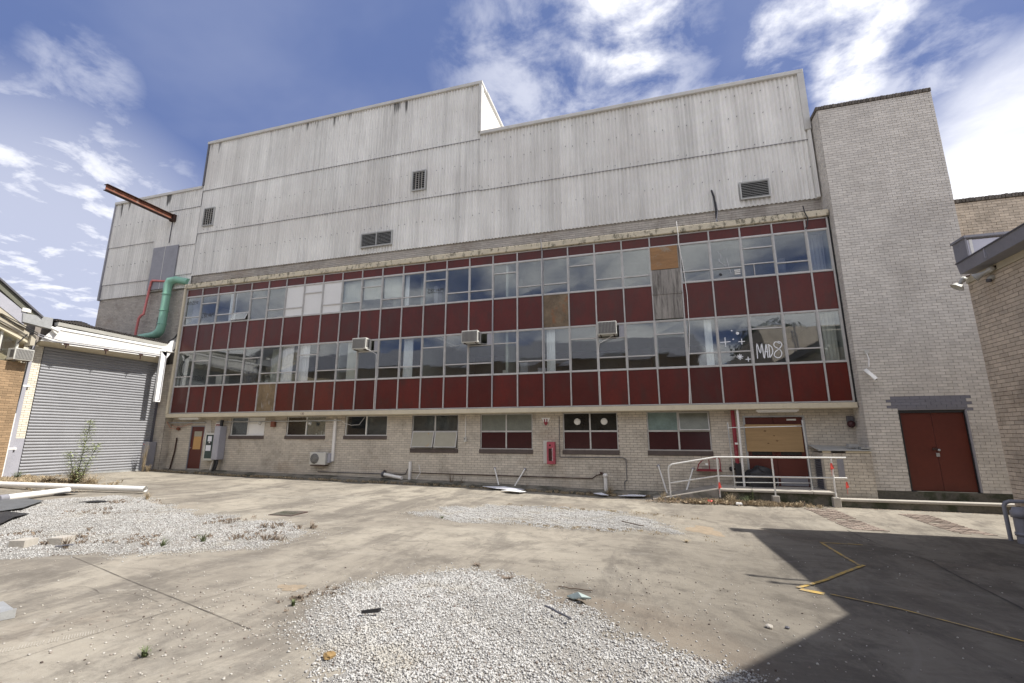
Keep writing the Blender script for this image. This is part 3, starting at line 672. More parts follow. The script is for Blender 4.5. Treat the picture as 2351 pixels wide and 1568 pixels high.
# ---- graffiti: strokes of paint on the glass
def strokes(lines,x0,z0,sx,sz,w,m,y=-.012,nm='graffiti',parent=FB):
    mb=M()
    for L in lines:
        P=[Vector((x0+a*sx,y,z0+b*sz)) for a,b in L]
        if len(P)>2:   # smooth
            Q=[]
            for i in range(len(P)-1):
                p0=P[max(i-1,0)];p1=P[i];p2=P[i+1];p3=P[min(i+2,len(P)-1)]
                for t in (0,.25,.5,.75): Q.append(.5*((2*p1)+(p2-p0)*t+(2*p0-5*p1+4*p2-p3)*t*t+(3*p1-p0-3*p2+p3)*t**3))
            Q.append(P[-1]); P=Q
        vs=[]
        for i,p in enumerate(P):
            d=(P[min(i+1,len(P)-1)]-P[max(i-1,0)]); d=d.normalized() if d.length>1e-6 else Vector((1,0,0)); n=Vector((-d.z,0,d.x))*w/2
            vs+= [p+n,p-n]
        mb.add(vs,[(2*i,2*i+1,2*i+3,2*i+2) for i in range(len(P)-1)])
        y-=.0006
    return mb.build(nm,m,parent)
# big white tag: M A D 8
strokes([[(0,0),(.04,1),(.16,.35),(.27,1),(.30,.05)],[(.33,.0),(.40,.45),(.48,.95),(.50,.02)],[(.36,.42),(.54,.45)],
  [(.58,.03),(.60,.9)],[(.55,.9),(.72,.72),(.74,.35),(.58,.03)],
  [(1.12,.92),(.95,1.05),(.84,.92),(.88,.72),(1.08,.55),(1.16,.3),(1.08,.05),(.92,0.0),(.80,.15),(.86,.38),(1.04,.56),(1.2,.8),(1.16,1.0),(1.04,1.08)]],
  25.14,4.07,.62,.50,.030,GRF)
for cx,cz,s in ((24.22,4.67,.16),(24.72,4.66,.10),(24.62,4.15,.10),(24.86,4.06,.08)):
    strokes([[(-1,0),(1,.05)],[(0,-1),(.02,1)]]+([[(-.7,.6),(.7,-.6)],[(.6,.7),(-.5,-.6)]] if cx==24.62 else []),cx,cz,s,s,.028,GRF)
for cx,cz in ((24.62,4.95),(24.45,5.05),(24.47,4.75)):
    M().lathe((cx,-.014,cz),(0,-1,0),[(0,.05 if cx==24.62 else .025),(.001,0)],12).build('graffiti',GRF,FB)
# dark marker tags upper left and middle
KR=[[(0,0),(0,1)],[(.35,1),(0,.5),(.4,0)],[(.6,0),(.6,1),(.95,.8),(.62,.5),(1,0)],[(1.2,0),(1.2,1)],[(1.4,1),(1.85,1),(1.4,0),(1.9,0)],[(2.5,1),(2.1,1),(2.1,0),(2.5,0)],[(2.1,.5),(2.4,.5)],[(2.7,0),(2.7,1),(3.05,.8),(2.72,.5),(3.1,0)]]
BM=[[(0,.9),(.4,1),(0,0),(.5,.1)],[(.8,0),(.8,1),(1.2,.8),(.82,.5),(1.25,.25),(.8,0)],[(1.9,.6),(1.5,.8),(1.4,.2),(1.8,0)],[(2.1,.1),(2.3,.8),(2.6,.1),(2.7,.9),(2.9,.1)],[(3.1,0),(3.3,.9),(3.5,.4),(3.8,.9),(3.9,0)]]
strokes(KR,.08,7.93,.22,.14,.016,GRK); strokes(BM,1.12,7.2,.19,.22,.016,GRK)
strokes(BM,13.15,7.38,.18,.16,.014,GRK); strokes([[(-.3,-.3),(1,-.1),(3.5,-.35)]],13.2,7.38,.18,.16,.012,GRK)
strokes(KR,1.1,4.15,.22,.2,.016,GRK); strokes([[(.3,.0),(.05,.3),(0,.7),(.15,1)],[(.45,0),(.2,.3),(.15,.7),(.3,1)]],.2,4.35,.7,.75,.03,GRK)
# sooty hole and white vent in the cracked pane
M().lathe((24.28,-.012,7.05),(0,-1,0),[(0,.05),(.002,0)],14).build('glass_hole',BLK,FB)
for k in range(3): B(24.72,24.9,-.03,-.016,7.0+k*.065,7.04+k*.065).build('vent_slat',WHP,FB)
strokes([[(0,1),(.1,.7),(.02,.5),(.25,.2)],[(.3,.6),(.35,.1),(.4,-.2)],[(.1,1),(.3,1.1)]],24.25,7.2,.9,.7,.018,mat('glass_crack',(.45,.46,.48),.6))
def text(s,x,y,z,h,m,parent,rot=(math.pi/2,0,0),nm='lettering',al='CENTER',ext=.0008):
    cu=bpy.data.curves.new(nm,'FONT'); cu.body=s; cu.size=h; cu.align_x=al; cu.extrude=ext; cu.resolution_u=2
    t=bpy.data.objects.new('t',cu); COL.objects.link(t); dg=bpy.context.evaluated_depsgraph_get(); me=bpy.data.meshes.new_from_object(t.evaluated_get(dg))
    bpy.data.objects.remove(t); me.materials.clear(); me.materials.append(m); p=wloc(parent)
    return link(nm,me,parent,loc=(x-p[0],y-p[1],z-p[2]),rot=rot)
text('130',7.55,-.102,2.47,.13,mat('faded_maroon_ink',(.12,.04,.05),.8),FB)
# ---- ground floor windows
def gwin(x0,x1,z0,lights,kind):
    z1=2.42; y=WY+.06; f=M(); t=.035; xm=(x0+x1)/2
    f.box(x0,x1,y-.03,y+.03,z0,z0+t); f.box(x0,x1,y-.03,y+.03,z1-t,z1); f.box(x0,x0+t,y-.03,y+.03,z0+t,z1-t); f.box(x1-t,x1,y-.03,y+.03,z0+t,z1-t); f.box(xm-.025,xm+.025,y-.034,y+.03,z0+t,z1-t)
    zm=(z0+z1)/2
    if lights==4: f.box(x0+t,xm-.025,y-.034,y+.03,zm-.028,zm+.028); f.box(xm+.025,x1-t,y-.034,y+.03,zm-.028,zm+.028)
    fr=f.build('ground_window',ALU if lights==4 else WHP,FB)
    cells=[(x0+t,xm-.025,zm,z1-t),(xm+.025,x1-t,zm,z1-t),(x0+t,xm-.025,z0+t,zm),(xm+.025,x1-t,z0+t,zm)] if lights==4 else [(x0+t,xm-.025,z0+t,z1-t),(xm+.025,x1-t,z0+t,z1-t)]
    for (a,b,c,d),m in zip(cells,kind):
        j=random.uniform(-.003,.003)
        if m=='open':
            om=OBW if x0<13 else OBS   # top-hung sash pushed out
            s=M().box(a,b,-.012,.012,-.03,0).box(a,b,-.012,.012,-(d-c),-(d-c)+.03).box(a,a+.03,-.012,.012,-(d-c)+.03,-.03).box(b-.03,b,-.012,.012,-(d-c)+.03,-.03)
            q=link('open_sash',s.data('open_sash',ALU),fr,loc=(-pl[0],y-.04-pl[1],d-pl[2]),rot=(R(-14),0,0))
            link('pane',B(a+.03,b-.03,-.004,0,-(d-c)+.03,-.03).data('pane',om),fr,loc=(-pl[0],y-.04-pl[1],d-pl[2]),rot=(R(-14),0,0)); continue
        M().hexa([(a,y-.004+j,c),(b,y-.004-j,c),(b,y+.004,c),(a,y+.004,c),(a,y-.004,d),(b,y-.004,d),(b,y+.004,d),(a,y+.004,d)]).build('pane',m,fr)
    B(x0-.03,x1+.02,WY-.05,WY+.03,z0-.15,z0-.002,c=.006).build('sill',SILL,FB)
    return fr
OBS=mat('obscured_glass',(.16,.17,.14),.35,var=.2,scale=3,spec=.6); OBG=mat('green_tinted_glass',(.17,.24,.22),.3,var=.25,scale=2,spec=.6)
OBW=mat('papered_glass',(.34,.32,.25),.4,var=.08,scale=2,stain=(.42,.24,.06),thr=(.60,.66),sscale=1.5)
REDG=mat('dark_red_glass',(.045,.010,.012),.2,var=.1,spec=.5)
VOID=mat('shadowy_pane',(.02,.02,.018),.15,var=.5,scale=2,spec=.5)
gwin(3.27,5.18,1.60,2,(GLD,WHT)); gwin(6.37,8.38,1.60,2,(VOID,GLD)); gwin(9.35,11.35,1.60,2,(GLC,GLD))
gwin(12.48,14.48,1.10,4,(GLD,GLD,'open','open')); gwin(15.4,17.45,1.10,4,(OBS,OBS,REDG,REDG)); f6=gwin(18.6,20.55,1.10,4,(VOID,VOID,REDG,REDG)); gwin(21.55,23.58,1.10,4,(OBG,'open',REDG,REDG))
M().box(12.5,14.46,.56,.565,1.12,1.76).build('window_backing',OBW,FB)
for x in (19.12,20.08): M().lathe((x,WY+.05,2.1),(0,-1,0),[(0,.115),(.02,.12),(.03,.10),(.045,.03),(.046,0)],20).build('round_vent',WHP,f6)
# dim rooms behind the ground floor
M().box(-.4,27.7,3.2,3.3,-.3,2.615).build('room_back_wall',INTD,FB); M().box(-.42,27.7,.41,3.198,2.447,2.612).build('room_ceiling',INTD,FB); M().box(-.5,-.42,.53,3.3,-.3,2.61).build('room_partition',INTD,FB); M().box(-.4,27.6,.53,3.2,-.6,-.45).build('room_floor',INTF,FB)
for k in range(6): B(7.5+k*.13,7.55+k*.13,.9,.95,1.6,1.7+.1*random.random()).build('bottle',random.choice((WHT,GREYL,GREEN)),FB)
B(6.45,7.3,.52,.53,1.64,2.38).build('roller_slat_blind',mat('brown_slats',(.10,.075,.06),.7,st=(.2,1,12),var=.4,scale=4),FB)
# left door
M().box(.94,.98,WY-.01,WY+.10,-.05,2.05).box(1.75,1.79,WY-.01,WY+.10,-.05,2.05).box(.98,1.75,WY-.01,WY+.10,2.01,2.05).build('door_frame',GREYM,FB)
d=B(.985,1.745,WY+.03,WY+.07,.12,2.005).build('door',REDD,FB,label='red brown door with a boarded glass panel')
B(1.15,1.60,WY+.022,WY+.032,.98,1.56).build('door_panel',mat('yellow_board',(.50,.30,.12),.7,var=.1),d); B(1.15,1.60,WY+.022,WY+.032,1.562,1.80).build('door_glazing',OBW,d)
B(.985,1.745,WY+.02,WY+.04,.02,.118).build('kick_plate',CONCL,d); M().lathe((1.04,WY+.03,1.05),(0,-1,0),[(0,.02),(.05,.02),(.05,0)],8).build('handle',GALV,d)
# entrance on the right: frame, dark red double door, plywood patch
M().box(24.59,24.65,WY-.02,WY+.1,0,2.24).box(26.32,26.38,WY-.02,WY+.1,0,2.24).box(24.65,26.32,WY-.02,WY+.1,2.19,2.24).build('door_frame',GALV,FB)
for a,b in ((24.655,25.48),(25.49,26.315)):
    d=B(a,b,WY+.05,WY+.09,.03,2.185).build('door',REDD,FB); B(a+.12,b-.12,WY+.04,WY+.052,.98,1.85).build('door_glazing',VOID,d); B(a+.03,b-.03,WY+.035,WY+.05,.05,.33).build('kick_plate',GREYM,d)
B(24.62,26.25,WY-.05,WY-.03,1.10,1.96).build('patch_board',PLYT,FB,label='raw plywood sheet over the entrance door')
for x,z,q in ((25.2,1.75,.03),(25.45,1.60,.02),(25.52,1.44,.028),(25.26,1.36,.024)): M().hexa([(x-q*1.6,WY-.052,z-q*.4),(x+q*.4,WY-.052,z-q),(x+q*.4,WY-.05,z-q),(x-q*1.6,WY-.05,z-q*.4),(x-q*.5,WY-.052,z+q*.8),(x+q*1.5,WY-.052,z+q*.3),(x+q*1.5,WY-.05,z+q*.3),(x-q*.5,WY-.05,z+q*.8)]).build('knot',mat('plywood_knot',(.15,.085,.035),.8),FB)
B(25.88,26.15,WY+.03,WY+.05,2.08,2.13).build('door_plate',WHP,FB); B(25.78,26.08,WY+.02,WY+.035,.90,.945).build('door_plate',WHP,FB)
# wall base: concrete kerb along the foot of the wall
kb=M(); xs=[i*.5-.9 for i in range(50)]
for a,b in zip(xs[:-1],xs[1:]):
    if a>23.4: break
    da=random.uniform(-.01,.01)
    za,zb=gq(a,-.15)[2],gq(b,-.15)[2]; ha=.10 if a>1.8 else .03
    kb.hexa([(a,-.12,za-.2),(b-.006,-.12,zb-.2),(b-.006,WY-.014,zb-.2),(a,WY-.014,za-.2),(a,-.10+da,za+ha),(b-.006,-.10+da,zb+ha),(b-.006,WY-.014,zb+ha+.05),(a,WY-.014,za+ha+.05)])
kb.build('concrete_kerb',mat('stained_kerb',(.20,.185,.155),.95,var=.25,scale=2,stain=(.05,.05,.035),thr=(.44,.62),sscale=1.6,bump=.6,bscale=25),None,label='low stained concrete kerb along the foot of the factory wall',cat='kerb')
# ================================================================ ENCLOSURE, LANDING, RAMP, RIGHT KERB
EN=thing('brick_enclosure','low brick enclosure with rusty sheet lid and black louvres beside the entrance','enclosure',(27.1,0,-.3))
brick_wall(EN,(26.5,-.42,0),X_,NY,1.24,-.2,1.10,BR_G,(),0,MO_D)
M().box(26.48,26.52,-.42,-.28,-.3,1.1).box(26.48,26.52,.3,.385,-.3,1.1).box(26.48,26.52,-.28,.3,.95,1.1).build('side_jamb',CONCL,EN)
for k in range(13):
    z=.05+k*.068; M().hexa([(26.475,-.27,z),(26.5,-.27,z+.04),(26.5,.29,z+.04),(26.475,.29,z),(26.475,-.27,z+.012),(26.5,-.27,z+.052),(26.5,.29,z+.052),(26.475,.29,z+.012)]).build('louvre_blade',GREYD,EN)
B(26.5,26.51,-.28,.3,-.2,.95).build('louvre_backing',BLK,EN)
M().hexa([(26.38,-.48,1.16),(27.72,-.48,1.16),(27.72,.36,1.24),(26.38,.36,1.30),(26.38,-.48,1.19),(27.72,-.48,1.19),(27.72,.36,1.27),(26.38,.36,1.33)]).build('sheet_lid',GALV,EN)
for a,b in ((26.5,26.72),(27.1,27.73)): B(a,b,-.44,-.40,1.10,1.155).build('lid_batten',SLABM,EN)
B(27.25,27.5,-.3,-.1,1.28,1.36).build('lid_scrap',GALV,EN); B(27.5,27.74,-.45,-.2,1.22,1.27).build('lid_scrap',GALV,EN)
B(26.84,27.0,-.45,-.435,.40,.93).build('metal_plate',GREYM,EN)
LD=thing('entrance_landing','raised concrete landing and ramp in front of the boarded entrance','landing',(25,-.3,-.4))
M().box(23.5,26.5,-.86,WY-.01,-.40,-.035).build('base',CONCD,LD)
for a,b in ((23.5,25.98),(26.0,26.52)): M().box(a,b,-.93,WY-.012,-.03,.035,c=.008).build('slab',CONCL,LD)
M().hexa([(21.6,-.90,-.5),(23.49,-.90,-.5),(23.49,WY-.03,-.5),(21.6,WY-.03,-.5),(21.6,-.90,-.33),(23.49,-.90,.03),(23.49,WY-.03,.03),(21.6,WY-.03,-.33)]).build('ramp',CONC,LD)
for x in (25.0,26.52): B(x-.09,x+.09,-1.04,-.865,-.45,-.10,c=.01).build('post_block',CONCL,LD)
KR_=thing('kerb_platform','mossy concrete step with a pale top edge below the brick tower','kerb',(29,-.6,-.4))
M().box(26.62,34,-.90,-.33,-.45,-.20).build('base',CONCD,KR_); M().box(26.6,34,-.95,-.70,-.198,-.13,c=.012).build('edge_slab',CONCL,KR_)
# ================================================================ BRICK TOWER
TX0,TX1,TY,TZ=27.75,30.96,-.30,12.50
TW=thing('brick_tower','tall plain pale brick tower with dark coping beside the window wall','building',(29.3,3,-.2))
brick_wall(TW,(TX0,TY,0),X_,NY,TX1-TX0,.06,TZ,BR_T,[(.86,2.48,.06,2.33)],300,MO_T,paint=lambda c: 28.33<c.x<30.4 and 2.33<c.z<2.76 and (28.45+.12*(int(c.z/.086)%2)<c.x<30.28+.1*(int(c.z/.086)%2)))
brick_wall(TW,(TX0,6.0,0),(0,-1,0),NX,6.3,.06,TZ,BR_T,(),0,MO_T)
brick_wall(TW,(TX1,TY,0),Y_,PX,6.3,8.8,TZ,BR_T,(),0,MO_D)
M().box(TX0+.121,TX1-.121,TY+.121,6.0,2.5,TZ-.1).build('core',MO_D,TW); M().box(TX0-.01,TX1+.02,TY-.02,.3,-.45,.055).build('footing',CONCD,TW)
cm=B(-.036,.036,-.03,.14,0,.13,c=.008).data('coping_brick',BR_C); tl=wloc(TW); x=TX0-.02
while x<TX1+.03:
    link('coping_brick',cm,TW,loc=(x-tl[0],TY-.02+random.uniform(-.008,.008)-tl[1],TZ+random.uniform(-.004,.008)-tl[2]),rot=(0,0,random.uniform(-.05,.05))); x+=.082
for i in range(70): link('coping_brick',cm,TW,loc=(TX0-.02-tl[0]+random.uniform(-.006,.006),TY+.12+i*.083-tl[1],TZ+random.uniform(-.004,.008)-tl[2]),rot=(0,0,-math.pi/2))
M().box(28.61,28.66,TY+.02,TY+.12,.06,2.33).box(30.18,30.23,TY+.02,TY+.12,.06,2.33).box(28.66,30.18,TY+.02,TY+.12,2.25,2.33).build('door_frame',BLK,TW)
M().box(30.195,30.24,TY-.015,TY+.02,.07,2.32).build('steel_jamb',GREYM,TW)
for a,b in ((28.662,29.41),(29.418,30.178)):
    d=B(a,b,TY+.06,TY+.10,.08,2.248,c=.004).build('door_leaf',REDD,TW)
B(29.30,29.42,TY+.035,TY+.06,1.20,1.26).build('hasp',RUSTD,TW); M().lathe((29.45,TY+.06,1.2),(0,-1,0),[(0,.03),(.03,.03),(.03,0)],10).build('padlock',GALV,TW); B(29.37,29.45,TY+.045,TY+.06,1.02,1.12).build('lock_plate',GALV,TW)
B(28.46,30.27,TY-.002,TY+.01,2.335,2.745).build('painted_lintel',BR_L,TW)
# brick building beyond the tower
RB=thing('rear_brick_building','lower cream brick wing with crumbling coping to the right of the tower','building',(36,3,0))
brick_wall(RB,(31.0,.25,0),X_,NY,9,4.5,8.78,BR_R,(),60,MO_D); M().box(31,40,.37,8,0,8.7).build('core',MO_D,RB); M().box(31,40,.23,.37,-.4,4.5).build('lower_wall',BR_R,RB)
x=31.0; rl=wloc(RB)
while x<39.9: link('coping_brick',cm,RB,loc=(x-rl[0],.22+random.uniform(-.012,.012)-rl[1],8.78+random.uniform(-.006,.012)-rl[2]),rot=(0,0,random.uniform(-.08,.08))); x+=.083
# ================================================================ RIGHT NEAR BUILDING
QX=28.75; QY=-3.97
NB_=thing('corner_brick_building','near cream brick building with a deep grey gutter at the right edge','building',(31,-8,-.3))
brick_wall(NB_,(QX,QY,0),(0,-1,0),NX,5.2,-.42,4.98,BR_R,[(2.6,2.601,0,.01)],300,MO_B)
brick_wall(NB_,(36,QY+.001,0),(-1,0,0),(0,1,0),7.25,-.42,4.98,BR_R,(),0,MO_B)
M().box(QX+.121,36,-9.3,QY-.121,-.5,5.0).build('core',MO_B,NB_); M().box(QX,36,-14,-9.17,-.5,5.0).build('rear_wall',BR_R,NB_)
B(QX-.03,QX+.05,-14,QY+.02,4.985,5.14).build('fascia_board',SLABM,NB_)
M().hexa([(28.05,-14,5.12),(28.74,-14,5.12),(28.74,-4.3,5.12),(28.45,-4.3,5.12),(28.02,-14,5.37),(28.76,-14,5.37),(28.76,-4.28,5.37),(28.42,-4.28,5.37)]).build('gutter',GREYM,NB_)
M().hexa([(28.0,-14,5.36),(28.03,-14,5.36),(28.43,-4.28,5.36),(28.40,-4.28,5.36),(28.0,-14,5.385),(28.03,-14,5.385),(28.43,-4.28,5.385),(28.40,-4.28,5.385)]).build('gutter_lip',GREYD,NB_)
for y in (-5.25,-6.6,-7.9): B(28.41+(y+4.28)*.041-.005,28.44+(y+4.28)*.041,y-.012,y+.012,5.16,5.37).build('gutter_bracket',GREYL,NB_)
M().box(28.47,28.50,-4.62,-4.2,5.39,5.85).build('bulkhead_side',GREYM,NB_); M().box(28.502,30.6,-4.62,-4.59,5.39,5.80).build('bulkhead_front',mat('lilac_white_panel',(.52,.52,.58),.5,var=.04),NB_)
M().box(28.44,30.7,-4.66,-4.18,5.852,5.90).build('bulkhead_cap',GREYM,NB_); B(28.53,28.58,-4.64,-4.622,5.39,5.80).build('bulkhead_trim',WHP,NB_)
B(30.2,36,-14,-4.0,5.38,5.60).build('roof',GREYM,NB_); B(28.76,30.2,-14,-4.63,5.30,5.42).build('roof',GREYM,NB_)
# taller gable further along, outside the frame (it casts the lower edge of the shadow)
M().hexa([(28.1,-10.0,5.3),(36,-10.0,5.3),(36,-24,5.3),(28.1,-24,5.3),(28.1,-12.5,7.7),(36,-12.5,7.7),(36,-21.5,7.7),(28.1,-21.5,7.7)]).build('gable_wall',BR_R,NB_)
M().box(28.55,36,-24,-14,-.5,5.4).build('rear_wall',BR_R,NB_)
def vent_pipe(x,y,h,lab): M().tube([(x,y,5.4),(x,y,5.4+h)],.035,8).lathe((x,y,5.4+h),(0,0,1),[(0,.07),(.05,.06),(.08,0)],8).build('vent_pipe',GREYL,None,label=lab,cat='vent pipe')
vent_pipe(28.85,-8.62,1.6,'thin roof vent pipe on the near right building, the taller one'); vent_pipe(28.8,-8.88,1.25,'thin roof vent pipe on the near right building, the shorter one')
# horns, camera
def horn(o,ax,L,r,lab):
    t=thing('horn_speaker',lab,'speaker',o,'horn speakers at the wall corner')
    M().lathe(o,ax,[(0,.0),(0,.05),(.10,.055),(.12,.035),(.2,.04),(L*.7,r*.6),(L,r),(L+.01,r+.012),(L-.01,r-.01),(L*.7,r*.55),(.2,.02)],18).build('horn',ACW,t)
    a=Vector(o); M().tube([a-Vector(ax).normalized()*.02,(QX,o[1]+.02,o[2]+.05)],.018,8).build('bracket',RUSTD,t)
horn((28.62,-4.12,5.10),(-.40,.10,-.55),.26,.12,'beige horn speaker pointing down to the left below the gutter')
horn((28.70,-4.9,5.05),(-.6,.5,-.35),.34,.09,'beige horn speaker lying along the wall under the gutter')
t=thing('dome_lamp','small grey bulkhead lamp on the right brick wall below the horns','lamp',(28.68,-4.75,4.86))
M().lathe((28.74,-4.75,4.88),(-1,0,-.3),[(0,.05),(.05,.05),(.1,.035),(.12,0)],12).build('lamp_body',ACW,t); M().lathe((28.66,-4.75,4.84),(-.2,0,-1),[(0,.045),(.05,.05),(.06,0)],12).build('lamp_glass',GREYD,t)
# big grey drain pipe at the corner
t=thing('drain_stack','thick grey drain pipe with a capped branch at the foot of the right wall','pipe',(28.55,-4.35,-.4))
M().tube([(28.50,-4.46,-.5),(28.50,-4.46,.10)],.11,18).lathe((28.50,-4.46,.02),(0,0,1),[(0,.11),(0,.135),(.12,.135),(.13,.115),(.19,.09),(.2,0)],18).lathe((28.50,-4.46,-.32),(0,0,1),[(0,.11),(.0,.125),(.06,.125),(.06,.11)],18).build('stack',GREYM,t)
M().tube([(28.46,-4.14,-.5),(28.46,-4.14,.0),(28.46,-4.14,.20),(28.49,-4.15,.26),(28.55,-4.17,.29),(28.74,-4.3,.31)],.036,12).build('thin_pipe',GREYM,t)
M().tube([(28.50,-4.46,.1),(28.74,-4.35,.14)],.10,14).build('branch',GREYM,t)
# ================================================================ ROLLER DOOR BUILDING (left)
LX=-.9
RD=thing('roller_door_building','low loading building with a wide grey roller door and white lintel beam','building',(-4,-2.5,0))
DY0,DY1=-4.66,-.10
n=43; ds=(5.02-.12)/n
slat=M()
pr=[(0,0),(.018,.14),(.027,.38),(.022,.62),(.003,.76),(-.005,.88),(0,1)]
sv=[]
for a,b in pr: sv+=[(a,0,b*ds),(a,DY1-DY0,b*ds)]
slat.add(sv,[(2*i,2*i+1,2*i+3,2*i+2) for i in range(len(pr)-1)],True); sd=slat.data('door_slat',ROLL)
dr=M().box(LX-.03,LX-.008,DY0,DY1,.05,5.0).build('roller_door',ROLL,RD); rl=wloc(RD)
for i in range(n): link('door_slat',sd,dr,loc=(LX-rl[0],DY0-rl[1],.12+i*ds-rl[2]))
B(LX-.02,LX+.03,DY0,DY1,.03,.12).build('bottom_rail',GALV,dr)
B(LX-.5,LX+.10,-5.3,.3,-.3,.035).build('threshold',CONCL,RD)
brick_wall(RD,(LX,-4.98,0),Y_,PX,.30,1.5,5.0,BR_W,(),0,MO_P); B(LX-.1,LX+.02,-4.98,-4.68,0,1.5,c=.006).build('corner_guard',GREYL,RD)
brick_wall(RD,(LX,-5.28,0),Y_,PX,.15,0,5.2,BR_W,(),0,MO_P)
B(LX-.12,LX-.002,-.10,0.05,0,5.1).build('side_jamb',GREYD,RD)
# beam (white), soffit, gutter, roof
M().hexa([(-.32,-5.15,5.12),(-.27,-5.15,5.12),(-.27,-.55,5.27),(-.32,-.55,5.27),(-.32,-4.75,5.76),(-.27,-4.75,5.76),(-.27,-.3,5.62),(-.32,-.3,5.62)]).build('lintel_beam',WHP,RD)
B(-.30,-.24,-4.75,-.35,5.64,5.74).build('beam_flashing',WHT,RD)
M().hexa([(LX-.02,-4.95,5.02),(-.33,-5.1,5.12),(-.33,-.5,5.27),(LX-.02,-.1,5.02),(LX-.02,-4.95,5.10),(-.33,-5.1,5.20),(-.33,-.5,5.35),(LX-.02,-.1,5.10)]).build('soffit',SLABM,RD)
M().hexa([(-.42,-4.75,5.80),(-.24,-4.75,5.80),(-.24,-.05,5.74),(-.42,-.05,5.74),(-.44,-4.75,5.93),(-.20,-4.75,5.93),(-.20,-.05,5.88),(-.44,-.05,5.88)]).build('gutter',ACW,RD)
# ragged dark roof sheets, corrugated edge
mb=M(); 
nseg=200
for i in range(nseg):
    y0=-4.8+4.8*i/nseg; y1=y0+4.8/nseg; z=6.02-.06*i/nseg; zz=.022*(1 if (i//2)%2 else -1)+random.uniform(-.008,.008)
    lift=.10*math.exp(-((y0+4.0)/.35)**2)
    mb.hexa([(-.30,y0,z+zz-.03),(-.30,y1,z+zz-.03),(-6,y1,z+.5+zz),(-6,y0,z+.5+zz),(-.30,y0,z+zz+.02+lift),(-.30,y1,z+zz+.02+lift),(-6,y1,z+.55+zz),(-6,y0,z+.55+zz)])
mb.build('roof',mat('sooty_roof_sheet',(.035,.03,.028),.85,var=.3),RD)
M().box(-6,LX-.13,-5.0,.3,0,5.9).build('block_wall',MO_D,RD)
# conduit along the beam with brackets
M().tube([(-.22,-5.3,5.28),(-.22,-4.8,5.16),(-.22,-.6,5.26)],.02,8).tube([(-.20,-5.3,5.34),(-.20,-4.6,5.22),(-.20,-.6,5.33)],.016,8).build('conduit',GREYM,RD)
M().tube([(-.24,-4.5,5.10),(-.24,-.9,5.20)],.022,8).build('tube_light',WHT,RD)
for y in (-4.4,-3.0,-1.6): M().box(-.34,-.2,y-.05,y+.12,5.09+.022*(y+4.4),5.15+.022*(y+4.4)).box(-.24,-.2,y+.02,y+.05,4.98,5.12).build('conduit_bracket',RUSTD,RD)
B(-.33,-.12,-.50,-.05,5.52,5.57).build('bracket_arm',WHP,RD)
# folded white duct hanging at the corner
t=thing('white_downpipe_box','white folded metal duct hanging in front of the roller door corner','duct',(-.25,-.45,5))
M().hexa([(-.30,-.66,3.14),(-.18,-.66,3.14),(-.18,-.42,3.14),(-.30,-.42,3.14),(-.30,-.70,5.50),(-.18,-.70,5.50),(-.18,-.44,5.50),(-.30,-.44,5.50)]).build('duct',WHT,t)
M().hexa([(-.34,-.72,5.50),(-.18,-.72,5.50),(-.18,-.42,5.20),(-.34,-.42,5.20),(-.34,-.20,6.12),(-.18,-.20,6.12),(-.18,.0,5.95),(-.34,.0,5.95)]).build('duct_arm',WHT,t)
B(-.19,-.172,-.50,-.45,3.2,5.3).build('seam',GREYM,t); B(-.176,-.170,-.56,-.50,3.20,3.23).build('label_plate',GREYM,t)
# bent grey downpipe between the two buildings, black cable, white conduits
t=thing('grey_downpipe','flat grey rectangular downpipe in the corner left of the roller door','pipe',(-.85,-5.08,0))
B(-.9,-.80,-5.13,-4.99,.05,5.2,c=.01).build('pipe',GREYL,t)
for z in (1.1,3.4): B(-.91,-.79,-5.16,-4.9,z,z+.07).build('pipe_strap',WHT,t)
M().tube([(-.76,-5.1,5.25),(-.76,-5.12,4.6),(-.76,-5.16,3.0),(-.76,-5.2,2.45)],.02,8).build('black_cable',BLK,None,label='black cable hanging down beside the grey downpipe',cat='cable')
M().box(-.80,-.74,-5.22,-5.15,.1,2.4,c=.005).build('conduit_cover',WHT,None,label='white plastic conduit cover beside the grey downpipe',cat='conduit')
M().box(-.74,-.70,-5.32,-5.24,.1,1.7,c=.005).build('conduit_cover',WHT,None,label='short white conduit cover against the brown brick edge',cat='conduit')
# floodlight
t=thing('floodlight','small white floodlight above the left end of the lintel beam','lamp',(-.2,-4.8,5.7))
M().lathe((-.2,-4.95,5.66),(.35,.75,-.35),[(0,.06),(.18,.06),(.26,.085),(.26,0)],12).build('lamp_head',WHT,t)
# ================================================================ BROWN BRICK BUILDING (far left)
HX=-.55
HB=thing('brown_brick_building','brown brick building with sagging eaves at the left edge','building',(-3,-8,0))
brick_wall(HB,(HX,-9.0,0),Y_,PX,3.72,-.1,4.25,BR_N,[(0,3.1,1.15,2.2)],300,MO_P)
B(HX-.4,HX-.3,-9,-5.9,1.15,2.2).build('recess_back',REDD,HB)
M().box(-8,HX-.41,-14,-5.28,0,5.6).build('block_wall',MO_P,HB)
M().box(HX-.1,HX-.06,-9,-5.6,4.27,5.6).build('window_glass',GL,HB)
for y in (-8.3,-7.4,-6.5,-6.1,-5.62): B(HX-.1,HX-.02,y-.03,y+.03,4.27,5.6).build('window_post',ACW,HB)
EV=mat('eave_paint',(.42,.38,.30),.7,var=.12,scale=2)
def rake(nm,m,y0,z0,y1,z1,hh,xa,xb): M().hexa([(xa,y0,z0-hh),(xb,y0,z0-hh),(xb,y1,z1-hh),(xa,y1,z1-hh),(xa,y0,z0),(xb,y0,z0),(xb,y1,z1),(xa,y1,z1)]).build(nm,m,HB)
rake('roof_edge',GREYD,-8.2,8.27,-5.25,6.04,.07,-1.5,-.20); rake('barge_board',mat('mossy_fascia',(.14,.14,.11),.8,var=.2),-8.2,8.2,-5.3,5.99,.24,-1.4,-.28)
